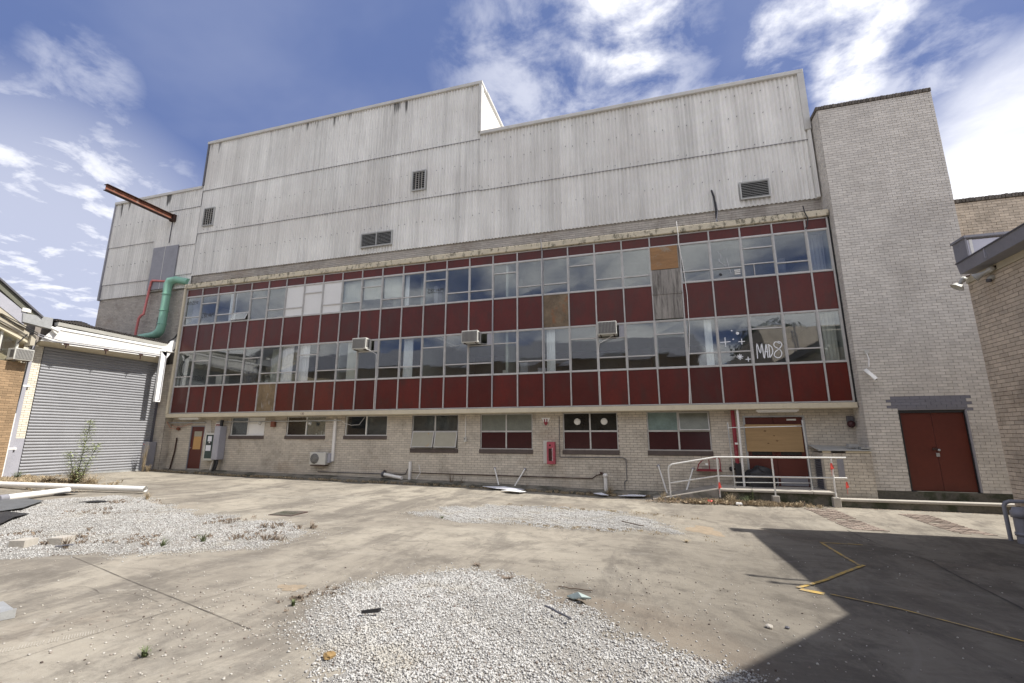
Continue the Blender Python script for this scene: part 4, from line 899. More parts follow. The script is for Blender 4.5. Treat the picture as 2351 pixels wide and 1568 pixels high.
rake('lower_fascia',EV,-8.2,7.05,-5.62,5.66,.20,-1.0,-.32); rake('lower_fascia',EV,-8.2,6.75,-5.45,5.36,.22,-1.0,-.40); rake('eave_lining',SLABM,-8.2,6.4,-5.35,5.1,.14,-1.0,-.45)
rake('valley_gutter',GREYL,-8.2,7.75,-5.72,6.06,.46,-.9,-.30)
B(-.36,-.26,-5.86,-5.60,6.08,6.22).build('gutter_end',WHP,HB); M().hexa([(-.5,-5.78,5.70),(-.26,-5.78,5.70),(-.26,-4.9,5.62),(-.5,-4.9,5.62),(-.5,-5.82,6.02),(-.26,-5.82,6.02),(-.26,-4.92,6.05),(-.5,-4.92,6.05)]).build('box_gutter',GALV,HB)
B(-.6,-.3,-5.42,-5.28,4.9,5.28).build('rafter_end',EV,HB)
M().tube([(-.25,-6.4,5.75),(-.25,-5.6,5.45),(-.22,-5.3,5.3)],.02,8).tube([(-.24,-6.4,5.85),(-.24,-5.7,5.55),(-.2,-5.3,5.36)],.016,8).tube([(-.4,-5.5,5.3),(-.45,-5.7,4.9)],.018,8).build('roof_cable',BLK,HB)
def ac_box(lab,x,y,z,w,d,h,rz,group=None,nm='window_air_conditioner',side=True):
    """through-window unit: w wide, projecting d, h high; local front faces -y"""
    t=thing(nm,lab,'air conditioner',(x,y,z),group,rz)
    def b(nm_,m,*a,c=0): 
        o=link(nm_,M().box(*a,c=c).data(nm_,m),t); return o
    b('casing',ACW,-w/2,w/2,0,d,0,h,c=.012)
    b('rear_grille',GRIL,-w/2+.03,w/2-.03,-.012,-.002,.04,h-.03)
    for k in range(12): b('grille_fin',ACW,-w/2+.03+(w-.06)*k/12+.01,-w/2+.03+(w-.06)*k/12+.016,-.018,-.013,.04,h-.03)
    for s in (-1,1): b('side_vent',GRIL,s*(w/2+.002)-.002,s*(w/2+.002)+.002,.04,d*.6,.08,h-.06)
    for s in (-1,1): b('bracket',RUSTD,s*w*.35-.015,s*w*.35+.015,.02,d,-.03,-.002)
    return t
g='window air conditioners poking out of the lower window row'
ac_box('window air conditioner with a drain hose below its right corner, leftmost of the three',10.30,-.40,5.10,.66,.42,.47,0,g)
ac_box('middle window air conditioner with a thin metal rod beneath it',15.19,-.40,5.10,.66,.42,.47,0,g)
ac_box('window air conditioner below the rust stained board, rightmost of three',20.38,-.40,5.10,.66,.42,.47,0,g)
M().tube([(10.62,-.3,5.09),(10.75,-.28,5.05),(10.96,-.1,4.9),(10.97,-.085,4.2),(10.97,-.085,2.65)],.011,6).build('drain_hose',PVC,None,label='thin drain hose running down from the left window air conditioner',cat='hose')
M().tube([(14.35,-.3,5.0),(15.1,-.3,5.06),(15.9,-.2,5.05)],.008,6).build('drip_rod',GALV,None,label='thin metal rod under the middle window air conditioner',cat='rod')
M().tube([(20.6,-.3,5.09),(20.4,-.2,5.0),(20.07,-.09,4.85),(20.03,-.085,4.6),(20.04,-.085,2.65)],.011,6).build('drain_hose',PVC,None,label='thin drain hose running down from the right window air conditioner',cat='hose')
M().tube([(16.02,-.08,7.0),(16.0,-.085,5.0),(16.02,-.08,2.65)],.012,6).build('drain_hose',GREYL,None,label='grey conduit fixed to a mullion right of the middle air conditioner',cat='conduit')
ac_box('cream air conditioner box on the brown brick wall at far left',-.22,-5.55,4.30,.55,.42,.42,math.pi/2,None)
# ================================================================ pipes, cables on the facade
M().tube([(-.5,.3,9.28),(-1.15,.15,9.42),(-1.45,.1,9.35),(-1.55,.08,9.15),(-1.50,.05,8.7),(-1.48,.03,7.0),(-1.52,.02,6.72),(-1.7,.0,6.55),(-2.1,.0,6.52),(-2.9,.05,6.5)],[.17,.17,.19,.19,.18,.18,.19,.19,.15,.13],20).build('green_pipe',GREEN,None,label='fat mint green pipe bending down to the roof left of the window wall',cat='pipe')
mb=M()
for z in (8.6,7.75,7.05): mb.lathe((-1.49,.04,z),(0,0,1),[(0,.18),(0,.21),(.035,.21),(.035,.18)],20)
mb.build('pipe_band',GREEN,bpy.data.objects['green_pipe'])
M().tube([(-1.7,.25,9.4),(-2.85,.2,9.55),(-2.93,.2,9.5),(-2.98,.2,9.2),(-3.1,.2,7.75),(-3.12,.1,7.65),(-3.25,.1,7.5),(-3.3,.1,6.4)],.055,10).build('red_pipe',PINK,None,label='thin faded red pipe beside the fat green pipe',cat='pipe')
CBL=M()
for k in range(5):
    a=random.uniform(-.05,.05); CBL.tube([(-.25+a,.2,8.2),(-.35+a,.15,7.4+a),(-.22+a,.15,7.1),(-.3+a*2,.2,6.8),(-.7+a,.2,6.35),(-1.1,.1,6.1)],.016,6)
CBL.build('loose_cables',BLK,None,label='loose black cables bunched on the wall left of the window wall',cat='cable')
M().tube([(-2.3,.36,7.6),(-2.3,.34,6.2)],.01,6).build('wall_rod',GREYD,None,label='thin dark rod on the grey bricks between the red and green pipes',cat='rod')
# rusty hoist beam
t=thing('hoist_beam','rusty steel beam jutting out high on the left cladding','beam',(-2.1,.4,12.9))
M().box(-2.22,-1.98,-3.05,.38,13.10,13.125).box(-2.22,-1.98,-3.05,.38,12.82,12.845).build('flange',RUSTD,t); M().box(-2.11,-2.09,-3.04,.38,12.845,13.10).build('web',RUST,t)
B(-2.25,-1.95,.1,.25,12.78,13.15).build('wall_plate',RUSTD,t)
M().tube([(-2.2,.25,12.8),(-2.22,.26,11.6)],.02,6).build('rust_drip_pipe',GREYD,t)
M().lathe((5.1,1.5,17.35),(0,0,1),[(0,.05),(.35,.05),(.36,.14),(.44,.15),(.52,.1),(.55,0)],14).build('roof_vent',WHT,None,label='tiny white vent cap above the high parapet',cat='vent')
def hang(pts,r,m,lab,nm='hanging_cable',cat='cable'): return M().tube(pts,r,6).build(nm,m,None,label=lab,cat=cat)
hang([(17.98,-.15,9.1),(18.0,-.17,8.9),(18.0,-.09,8.6),(18.02,-.085,8.0),(18.01,-.085,5.2),(18.02,-.085,2.65)],.013,GREYM,'cable over the slab edge running down a mullion near the middle')
hang([(22.97,-.16,9.15),(22.98,-.18,8.85),(23.0,-.14,8.6),(22.99,-.13,8.3),(23.08,-.12,7.5),(23.14,-.12,6.4),(23.12,-.12,5.2),(23.02,-.12,4.0),(22.94,-.12,2.65)],.013,PVC,'pale cable hanging loose in front of the plywood patched bay')
hang([(26.98,-.16,9.15),(27.0,-.18,8.9),(27.07,-.16,8.7),(27.04,-.12,8.45),(26.98,-.09,8.35)],.018,BLK,'short black cable looped over the slab edge near the tower')
hang([(24.30,.30,10.4),(24.35,.24,10.1),(24.37,.22,9.6),(24.36,.22,9.25)],.035,BLK,'thick black cable bundle coming out of the cladding above the slab')
for dx,lb in ((-.1,'thin grey cable splaying left from the thick bundle above the slab'),(0,'thin black cable running down below the thick bundle above the slab'),(.08,'thin grey cable splaying right from the thick bundle above the slab')): hang([(24.40,.24,9.9),(24.42,.2,9.5),(24.36,.2,9.2),(24.38+dx,.1,8.97)],.012,GREYL if dx else BLK,lb)
# ================================================================ ground floor wall fittings
def cabinet():
    t=thing('meter_cabinet','beige switchboard cabinet with a long dark window left of the grey box','cabinet',(2.5,.2,.5))
    M().box(2.16,2.74,.13,.385,.50,1.72,c=.02).build('case',ACW,t); M().box(2.25,2.66,.118,.128,.60,1.64,c=.005).build('door_glass',mat('dark_green_perspex',(.03,.05,.045),.15),t)
    B(2.36,2.58,.110,.117,1.35,1.58).build('notice',PAPR,t); B(2.30,2.58,.110,.117,.93,1.18).build('notice',PAPR,t); B(2.30,2.62,.112,.117,1.22,1.27).build('switch_row',BLK,t); B(2.44,2.50,.108,.117,1.27,1.34).build('switch',WHT,t)
cabinet()
t=thing('grey_box_duct','tall mid grey metal box beside the switchboard cabinet','cabinet',(2.95,.2,.5))
M().box(2.78,3.10,.02,.385,.55,2.02,c=.015).build('case',GREYL,t); M().tube([(2.9,.15,.55),(2.9,.12,.3),(2.85,.1,.05)],.05,8).tube([(3.0,.15,.55),(3.05,.12,.4),(2.98,.1,.1)],.045,8).build('cable_bundle',BLK,t); M().tube([(2.86,.06,.5),(2.8,.02,.1)],.012,6).build('pale_cable',PVC,t); M().tube([(2.95,.2,2.02),(2.95,.2,2.3)],.07,8).build('top_cables',BLK,t)
t=thing('grey_cabinet','tall plain grey cabinet standing at the roller door corner','cabinet',(-.75,-.2,0))
M().box(-.98,-.55,-.38,.0,.02,1.32,c=.012).build('case',GREYM,t); B(-.85,-.80,-.388,-.381,1.2,1.24).build('sticker',PINK,t)
t=thing('danger_sign','small red and white danger sign above the switchboard cabinet','sign',(2.6,.38,1.9))
B(2.42,2.80,.365,.385,1.72,2.16).build('plate',WHT,t); B(2.44,2.78,.360,.3645,1.98,2.12).build('header',REDP,t); text('DANGER',2.61,.358,2.015,.085,WHT,t)
for k in range(3): B(2.50,2.62+.04*k,.361,.3645,1.80+k*.05,1.82+k*.05).build('small_print',GRK,t)
t=thing('extinguisher_sign','small red and white triangular fire sign on the brick pier','sign',(17.97,.37,2.1))
M().add([(17.80,.37,2.25),(18.14,.37,2.25),(17.97,.37,1.94),(17.80,.385,2.25),(18.14,.385,2.25),(17.97,.385,1.94)],[(0,2,1),(3,4,5),(0,1,4,3),(1,2,5,4),(2,0,3,5)]).build('plate',WHT,t)
B(17.90,17.94,.36,.369,2.07,2.2).build('mark',REDP,t); B(17.99,18.03,.36,.369,2.07,2.2).build('mark',REDP,t); M().add([(17.88,.368,2.08),(18.06,.368,2.08),(17.97,.368,1.945)],[(0,2,1)]).build('mark',REDP,t); B(17.94,17.99,.36,.369,2.07,2.1).build('mark',REDP,t)
t=thing('extinguisher_cabinet','pinkish red fire extinguisher cabinet on the brick wall between two windows','cabinet',(18.15,.3,.6))
M().box(18.03,18.32,.16,.385,.60,1.38,c=.012).build('case',mat('faded_pink_red',(.36,.06,.085),.5,var=.15),t); B(18.10,18.22,.150,.159,.72,1.15).build('window',REDG,t); M().lathe((18.15,.158,1.26),(0,-1,0),[(0,.035),(.004,0)],12).build('emblem',REDG,t)
text('FIRE EXTINGUISHER',18.255,.156,.95,.052,WHT,t,rot=(math.pi/2,-math.pi/2,0))
B(17.86,18.02,.372,.386,.62,1.42).build('backing_board',ACW,None,label='pale vertical board left of the pink fire cabinet',cat='board')
t=thing('outdoor_condenser','white outdoor air conditioner unit on the brick wall near the kerb','air conditioner',(8.3,.2,.4))
M().box(7.95,8.72,.10,.36,.42,.92,c=.02).build('case',ACW,t)
M().lathe((8.20,.098,.67),(0,-1,0),[(0,.205),(.012,.205),(.012,.0)],20).build('fan_grille',GRIL,t)
for k in range(10): B(8.01+k*.04,8.014+k*.04,.078,.085,.50,.84).build('grille_bar',ACW,t)
B(8.735,8.85,.22,.36,.50,.88).build('valve_cover',GREYL,t); B(8.0,8.7,.12,.38,.38,.415).build('bracket',RUSTD,t)
M().box(8.84,8.96,.30,.385,.55,2.3,c=.008).build('duct_cover',PVC,None,label='white plastic duct cover above the outdoor air conditioner',cat='duct')
# pipes below the beam
M().tube([(2.55,.30,2.22),(5.0,.30,2.22),(9.0,.30,2.23),(9.2,.32,2.23)],.028,8).build('conduit_run',GALV,None,label='long horizontal conduit under the beam above the left windows',cat='conduit')
M().tube([(-.6,.2,2.20),(1.9,.3,2.2)],.03,8).build('conduit_run',GALV,None,label='short horizontal conduit above the left door',cat='conduit')
for x0,x1,lab in ((.55,1.75,'fluorescent batten light under the beam above the left door'),(24.95,26.15,'fluorescent batten light under the beam above the boarded entrance')):
    t=thing('batten_light',lab,'light',((x0+x1)/2,.05,2.38)); M().box(x0,x1,.0,.12,2.36,2.425,c=.01).build('fitting',PVC,t); M().tube([(x0+.04,.06,2.345),(x1-.04,.06,2.345)],.016,8).build('tube',WHT,t)
for x,z,lab in ((5.1,2.2,'tilted round spotlight on the conduit at the first window'),(7.75,2.16,'tilted round spotlight on the conduit at the second window')):
    t=thing('spotlight',lab,'lamp',(x,.2,z)); M().lathe((x,.28,z),(-.2,-1,-.8),[(0,.03),(.05,.05),(.12,.09),(.13,0)],14).build('lamp_head',ACW,t)
B(5.62,5.82,.25,.385,1.98,2.22,c=.01).build('junction_box',RUST,None,label='small rust brown box on the wall between the first two windows',cat='box')
mb=M()
for k in range(5): 
    x=1.95+k*.07; mb.tube([(x-.1,.33,2.3),(x,.30,1.9),(x-.05+.03*k,.28,1.4),(x+.02,.30,.9+.08*k)],.012,6)
mb.build('cable_tangle',PVC,None,label='tangle of pale cables between the left door and switchboard cabinet',cat='cable')
M().tube([(.2,.33,1.5),(.22,.33,1.45),(.20,.33,.9),(.05,.33,.06)],.03,8).build('rusty_pipe',RUSTD,None,label='dark rusty upright pipe left of the red brown door',cat='pipe')
mb=M(); mb.tube([(-.2,.3,2.1),(.1,.3,2.0),(.6,.3,2.05),(1.2,.3,2.2)],.009,5).tube([(-.3,.1,2.3),(-.1,.2,1.95),(.2,.3,1.9)],.009,5); mb.build('orange_cable',mat('orange_sheath',(.5,.16,.1),.6),None,label='thin orange cables strung above the left door',cat='cable')
t=thing('wall_lamp','small lamp with a rusty shade left of the left door','lamp',(.28,.3,1.9)); M().lathe((.28,.33,1.98),(0,-.7,-1),[(0,.03),(.05,.08),(.12,.09),(.12,0)],12).build('shade',RUST,t)
M().tube([(14.8,.37,2.36),(14.8,.37,1.55)],.014,8).build('conduit_drop',PVC,None,label='white conduit drop between the fourth and fifth windows',cat='conduit'); t=thing('wall_switch','small weatherproof switch at the end of the white conduit drop','switch',(14.8,.36,1.45)); M().box(14.76,14.86,.30,.385,1.36,1.54,c=.01).build('box',ACW,t); M().lathe((14.8,.30,1.48),(0,-1,0),[(0,.025),(.02,.02),(.02,0)],10).build('knob',BLK,t)
M().tube([(18.47,.36,2.3),(18.47,.36,.86),(18.5,.36,.84),(20.68,.36,.85),(20.78,.36,.80),(20.78,.36,.1),(20.7,.36,.05),(20.7,.33,-.3)],.012,6).build('wall_conduit',GREYD,None,label='thin dark conduit running down and under the round vent window',cat='conduit')
M().tube([(8.2,.36,.13),(11.4,.36,.11),(12.3,.36,.12),(12.38,.36,.3),(12.42,.36,.32)],.013,6).build('wall_conduit',GREYD,None,label='thin dark pipe low along the wall right of the outdoor unit',cat='pipe')
M().tube([(12.5,.36,.18),(16,.36,.15),(19.6,.36,.13),(19.75,.36,.24),(19.95,.36,.30)],.015,6).build('wall_conduit',RUSTD,None,label='thin rusty pipe low along the middle of the wall',cat='pipe')
for i,(x,xt,z,zt,lab) in enumerate(((16.24,16.0,-.16,.40,'short white prop leaning left on the wall under the fifth window'),(16.84,17.16,-.18,.40,'short white prop leaning right on the wall under the fifth window'),(22.05,21.84,-.25,.6,'white prop leaning left beside the ramp'),(22.65,22.93,-.18,.52,'white prop leaning right behind the handrail'))):
    t=thing('bollard_prop',lab,'post',(x,.2,z)); M().tube([(x,.12,z),(xt,.36,zt)],.026,10).build('rod',PVC,t); M().lathe((xt,.385,zt),(0,-1,0),[(0,.05),(.02,.05),(.02,0)],10).build('wall_plate',GREYM,t)
M().box(12.47,12.56,.26,.37,-.12,.60,c=.008).build('white_post',PVC,None,label='short white upright post against the wall left of the fourth window',cat='post')
t=thing('fallen_pipe','thick white pipe with a dark flange lying on the kerb','pipe',(11.8,.1,0)); M().tube([(11.45,.22,.10),(12.35,-.0,.0)],.065,14).build('pipe',PVC,t); M().lathe((11.38,.235,.108),(.97,-.24,-.1),[(0,0),(0,.12),(.05,.12),(.05,.065)],14).build('flange',GREYD,t); M().tube([(11.3,.3,.15),(11.4,.26,.24),(11.52,.25,.22)],.02,6).build('clamp',RUSTD,t)
t=thing('standing_drain','upright white drain stub with an elbow against the wall','pipe',(20.05,.25,-.3)); M().tube([(20.07,.22,-.4),(20.06,.22,.24)],.06,12).lathe((20.06,.22,.2),(0,0,1),[(0,.06),(0,.08),(.1,.08),(.12,.05),(.12,0)],12).build('stub',PVC,t); M().tube([(20.0,.24,.30),(19.9,.3,.34)],.035,8).build('elbow',RUSTD,t)
hang([(9.2,.3,2.25),(9.4,.25,2.12),(9.75,.25,2.02),(10.1,.3,2.05),(10.3,.35,2.35)],.008,PVC,'thin white cable sagging across the third window')
hang([(12.9,.3,.5),(13.0,.25,.2),(12.85,.2,-.05)],.012,PVC,'pale hose end hanging low on the wall by the white post')
t=thing('fire_bell','dark wall bell with a red dome at the right end of the wall','bell',(27.6,.35,2)); M().box(27.52,27.70,.3,.385,1.98,2.2,c=.01).build('mount',GREYD,t); M().lathe((27.6,.32,1.95),(0,-1,0),[(0,.1),(.06,.11),(.12,.06),(.13,0)],16).build('dome',mat('dark_red_dome',(.05,.012,.014),.5),t)
# entrance: red riser pipe, white post, gate frame, hose rack
M().tube([(24.28,.26,2.42),(24.28,.26,.72)],.062,14).build('fire_riser',REDP,None,label='thick red fire riser pipe left of the boarded entrance',cat='pipe'); B(24.25,24.34,.185,.197,1.32,1.38).build('sticker',WHT,bpy.data.objects['fire_riser'])
B(24.20,24.42,.2,.37,.0,.74,c=.01).build('hydrant_box',BLK,None,label='black covered hydrant at the foot of the red riser',cat='hydrant')
t=thing('valve_wheel','small dark valve wheel beside the black hydrant','valve',(24.1,.3,.55)); M().lathe((24.08,.2,.55),(-1,-.6,0),[(0,.0),(0,.07),(.02,.08),(.04,.07),(.04,0)],12).build('wheel',BLK,t); M().tube([(24.08,.2,.55),(24.2,.28,.55)],.025,8).build('stem',RUSTD,t)
M().tube([(24.38,.0,2.43),(24.37,-.02,.03)],.035,10).build('white_pole',PVC,None,label='thin white pole from the beam to the landing beside the riser',cat='pole')
t=thing('mesh_gate','tall thin galvanised gate frame standing in front of the entrance','gate',(25,-.75,.04))
M().tube([(23.98,-.75,.04),(23.94,-.75,2.0)],.018,8).build('stile',GALV,t); M().tube([(26.02,-.75,.06),(25.98,-.75,2.06)],.018,8).build('stile',GALV,t)
M().tube([(23.95,-.75,1.84),(25.98,-.75,1.88)],.012,8).build('rail',GALV,t); M().tube([(23.98,-.75,.22),(26.0,-.75,.26)],.012,8).build('rail',GALV,t)
t=thing('hose_rack','red quarter round hose rack on the wall behind the handrail','rack',(23.4,.2,.5))
mb=M(); mb.tube([(23.05,.18,.52),(23.10,.18,.68),(23.2,.18,.80),(23.35,.18,.86),(23.75,.18,.87)],.016,8).tube([(23.75,.18,.87),(23.75,.18,.52),(23.05,.18,.52)],.016,8).tube([(23.42,.18,.86),(23.42,.18,.52)],.012,8); mb.build('frame',REDP,t); B(23.02,23.78,.10,.37,.47,.50).build('shelf',REDP,t); B(23.30,23.38,.14,.15,.66,.72).build('tag',WHT,t)
t=thing('black_bin_bag','shiny black plastic sheet heaped at the foot of the entrance door','bag',(24.8,.1,.04))
mb=M(); n1,n2=18,10; vs=[]
for j in range(n2+1):
    for i in range(n1):
        a=2*math.pi*i/n1; p=math.pi/2*j/n2; r=min(1,math.cos(p)*1.5)*(1+.16*math.sin(5*a+j)+.10*math.sin(11*a+2*j))*(1 if j<n2 else .02); vs.append((24.85+.42*r*math.cos(a),.1+.22*r*math.sin(a),.04+.52*math.sin(p)*(1+.18*math.sin(3*a+1)+.1*math.sin(7*a))))
mb.add(vs,[(j*n1+i,j*n1+(i+1)%n1,(j+1)*n1+(i+1)%n1,(j+1)*n1+i) for j in range(n2) for i in range(n1)],True); mb.build('sheet',BLK,t)
# handrail
t=thing('handrail','white tube handrail with two rails beside the ramp and landing','handrail',(24.5,-.95,-.3))
M().tube([(22.13,-.95,-.33),(22.10,-.95,.55),(22.13,-.95,.67),(22.22,-.95,.73),(23.5,-.95,.965),(26.9,-.95,.985)],.026,10).build('top_rail',WHP,t)
M().tube([(22.12,-.95,.17),(23.5,-.95,.41),(26.86,-.95,.43)],.022,10).build('mid_rail',WHP,t)
for x,z0,z1 in ((23.52,-.2,.96),(25.01,-.35,.97),(26.53,-.38,.97)): M().tube([(x,-.955,z0),(x,-.955,z1)],.024,10).build('post',WHP,t)
for (x,z,lab) in ((26.50,.72,'red tape flag tied to the last handrail post'),(23.52,.12,'red tape flag tied low on the handrail post at the ramp top'),(26.82,.22,'red tape flag dangling from the lower rail end')):
    mb=M()
    for k in range(4):
        a=random.uniform(-.04,.04); mb.add([(x+a*.4-.015,-1.0-k*.004,z+.11),(x+a*.4+.01,-1.0-k*.004,z+.12),(x+a*.6+.035,-1.0-k*.006,z-.04),(x+a*.6-.03,-1.01-k*.006,z-.08+.02*k)],[(0,1,2,3)])
    mb.tube([(x,-.99,z+.12),(x-.01,-.99,z-.22)],.004,4).build('tape_flag',FLAG,None,label=lab,cat='flag',group='red tape flags on the handrail')
# security camera on the tower
t=thing('security_camera','white bullet camera hanging on a bracket on the tower bricks','camera',(28.0,-.4,3.5))
M().tube([(28.02,-.33,4.10),(28.05,-.36,4.0),(28.06,-.40,3.85),(28.02,-.42,3.62)],.014,8).build('bracket',WHT,t); B(28.0,28.12,-.36,-.315,4.02,4.14,c=.01).build('base',ACW,t)
o=link('camera_body',M().box(-.04,.04,-.04,.04,-.18,.18,c=.012).box(-.048,.048,-.045,.0,-.19,.20).data('camera_body',WHT),t,loc=(.03,-.02,-.12),rot=(R(-20),R(-32),0)); link('lens',M().lathe((0,0,-.18),(0,0,-1),[(0,.03),(.02,.03),(.02,0)],12).data('lens',BLK),o)
# ================================================================ drainage grate, things on the ground
t=thing('manhole_cover','square metal drain cover set in the concrete left of centre','manhole cover',gq(13.5,-7.2))
def rotq(cx,cy,w,h,a,dz0,dz1,mb):
    z=gq(cx,cy)[2]; c,s=math.cos(a),math.sin(a); P=[(cx+c*u*w-s*v*h,cy+s*u*w+c*v*h) for u,v in ((-.5,-.5),(.5,-.5),(.5,.5),(-.5,.5))]
    return mb.hexa([(p[0],p[1],z+dz0) for p in P]+[(p[0],p[1],z+dz1) for p in P])
rotq(13.5,-7.2,.62,.62,.1,-.02,.006,M()).build('frame',RUSTD,t)
for k in range(9): rotq(13.5-.26+k*.065,-7.2,.035,.52,.1,-.01,.012,M()).build('bar',CONCD,t)
def pipe_on_ground(a,b,r,lab,m=PVC,za=None,zb=None,collar=False):
    pa=(a[0],a[1],gq(*a)[2]+(za if za else r)); pb=(b[0],b[1],gq(*b)[2]+(zb if zb else r))
    t=thing('plastic_pipe',lab,'pipe',pa,'long white pipes lying on the ground'); M().tube([pa,pb],r,16,cap=False).tube([pb,pa],r*.9,16,cap=False).build('pipe',m,t)
    if collar:
        d=(Vector(pb)-Vector(pa)).normalized(); M().tube([Vector(pa)-d*.1,Vector(pa)+d*.12],r*1.12,16).build('collar',GREYM,t)
pipe_on_ground((1.2,-6.52),(6.83,-5.60),.085,'long white plastic pipe lying across the ground in front of the roller door',zb=.12)
pipe_on_ground((5.55,-8.25),(4.86,-6.42),.085,'shorter white plastic pipe with grey collar lying under the long one',collar=True,za=.10,zb=.10)
def loose_sheet(name,pts,z,m,lab,cat,th=.012,bend=.03,group=None):
    n=len(pts); z0=[gq(*p)[2]+z+bend*random.random() for p in pts]; mb=M()
    cx=sum(p[0] for p in pts)/n; cy=sum(p[1] for p in pts)/n; cz=max(z0)+bend*.4
    vs=[(p[0],p[1],zz) for p,zz in zip(pts,z0)]+[(cx,cy,cz)]; vs+=[(v[0],v[1],v[2]-th) for v in vs]; k=n+1
    fs=[(i,(i+1)%n,n) for i in range(n)]+[((i+1)%n+k,i+k,n+k) for i in range(n)]+[(i+k,(i+1)%n+k,(i+1)%n,i) for i in range(n)]
    mb.add(vs,fs); return mb.build(name,m,None,label=lab,cat=cat,group=group)
TARP=mat('grey_sheet_metal',(.11,.115,.12),.6,var=.2,scale=4)
loose_sheet('metal_sheet',[(5.4,-8.75),(5.9,-7.95),(6.6,-7.95),(7.75,-8.95),(7.75,-9.35),(6.9,-9.35)],.05,TARP,'flat dark grey sheet on the ground below the white pipes','sheet',bend=.05)
loose_sheet('black_tarp',[(8.0,-9.9),(8.1,-9.4),(8.62,-9.3),(9.2,-9.85),(9.85,-10.38),(9.2,-10.5)],.04,BLK,'black plastic sheet on the gravel at the left edge','sheet',bend=.05)
loose_sheet('rubber_flap',[(4.9,-6.5),(5.25,-6.35),(5.35,-6.75),(5.0,-6.95)],.05,BLK,'black rubber flap under the crossing of the pipes','scrap',bend=.03)
for p,lab in ((((1.5,-6.9),(2.4,-6.75),(2.6,-7.0),(1.7,-7.2)),'dark scrap sheet behind the white pipes'),(((7.5,-7.72),(7.75,-7.35),(8.0,-7.30),(7.9,-7.6)),'dark rubber scrap lying on the far gravel')): loose_sheet('dark_scrap',list(p),.03,BLK,lab,'scrap',bend=.04)
t=thing('channel_offcut','bright folded metal offcut on the ground at the left edge','scrap',gq(15.7,-13.25))
z=gq(15.7,-13.25)[2]
M().hexa([(15.32,-13.30,z+.045),(15.70,-13.38,z+.05),(15.78,-13.18,z+.05),(15.4,-13.08,z+.06),(15.32,-13.30,z+.075),(15.70,-13.38,z+.065),(15.78,-13.18,z+.065),(15.4,-13.08,z+.075)]).build('plate',GALV,t)
M().hexa([(15.69,-13.38,z),(15.705,-13.385,z),(15.795,-13.18,z),(15.78,-13.175,z),(15.69,-13.38,z+.06),(15.705,-13.385,z+.06),(15.795,-13.18,z+.08),(15.78,-13.175,z+.08)]).build('lip',GALV,t)
for x,y,lab in ((12.22,-11.25,'square grey paver sitting on the left gravel, the one nearer the edge'),(12.55,-10.96,'square grey paver sitting on the left gravel, the one behind the weeds')):
    mb=M(); z=gq(x,y)[2]; mb.hexa([(x-.11,y-.14,z),(x+.13,y-.08,z),(x+.08,y+.12,z),(x-.15,y+.07,z),(x-.11,y-.14,z+.11),(x+.13,y-.08,z+.115),(x+.08,y+.12,z+.12),(x-.15,y+.07,z+.115)]).build('concrete_paver',CONCL,None,label=lab,cat='paver',group='loose pavers on the gravel')
def stick(a,b,r,m,lab,nm='stick',cat='stick',z=.06): 
    pa=Vector(gq(*a)); pb=Vector(gq(*b)); n=6; P=[pa.lerp(pb,i/n)+Vector((random.uniform(-1,1)*.012,random.uniform(-1,1)*.012,z+.008*random.random())) for i in range(n+1)]
    M().tube(P,r,6).build(nm,m,None,label=lab,cat=cat)
B(0,1,0,1,0,1)
t=M(); p=gq(18.93,-12.25); t.hexa([(p[0]-.06,p[1]-.02,p[2]+.05),(p[0]+.08,p[1]+.05,p[2]+.05),(p[0]+.08,p[1]+.09,p[2]+.05),(p[0]-.07,p[1]+.01,p[2]+.05),(p[0]-.06,p[1]-.02,p[2]+.075),(p[0]+.08,p[1]+.05,p[2]+.085),(p[0]+.08,p[1]+.09,p[2]+.08),(p[0]-.07,p[1]+.01,p[2]+.07)]).build('dark_offcut',BLK,None,label='short black offcut lying on the foreground gravel',cat='scrap')
stick((20.48,-11.60),(20.78,-11.85),.010,GREYD,'thin dark stick lying on the right of the foreground gravel')
stick((20.45,-10.72),(20.85,-10.78),.007,BARK,'thin bent twig on the concrete behind the foreground gravel',z=.012)
stick((20.9,-5.6),(21.35,-6.1),.010,BARK,'thin stick lying on the middle gravel strip')
stick((12.98,-11.3),(13.08,-11.12),.010,GREYD,'dark flat stick on the front of the left gravel')
def rock(x,y,s,m,lab):
    rr=random.Random(int(x*100)); vs=[];fs=[]; mb=M(); n1,n2=8,5; z=gq(x,y)[2]
    for j in range(n2+1):
        for i in range(n1): a=2*math.pi*i/n1; p=math.pi*j/n2; r=s*rr.uniform(.85,1.1); vs.append((x+r*math.sin(p)*math.cos(a),y+r*math.sin(p)*math.sin(a),z+s*.4+r*.55*math.cos(p)))
    mb.add(vs,[(j*n1+i,(j+1)*n1+i,(j+1)*n1+(i+1)%n1,j*n1+(i+1)%n1) for j in range(n2) for i in range(n1)]); mb.build('rock',m,None,label=lab,cat='rock')
rock(19.1,-13.02,.05,mat('brown_stone',(.26,.17,.07),.9),'brown stone at the left edge of the foreground gravel')
rock(22.55,-11.05,.035,CONCL,'pale pebble alone on the concrete right of the foreground gravel'); rock(22.72,-10.98,.022,GREYD,'small dark pebble on the concrete near the shadow edge')
loose_sheet('plastic_rag',[(20.60,-11.06),(20.66,-11.03),(20.78,-11.10),(20.88,-11.20),(20.78,-11.20),(20.68,-11.13)],.02,CLOTHG,'pale green plastic rag at the edge of the foreground gravel','rag',bend=.05)
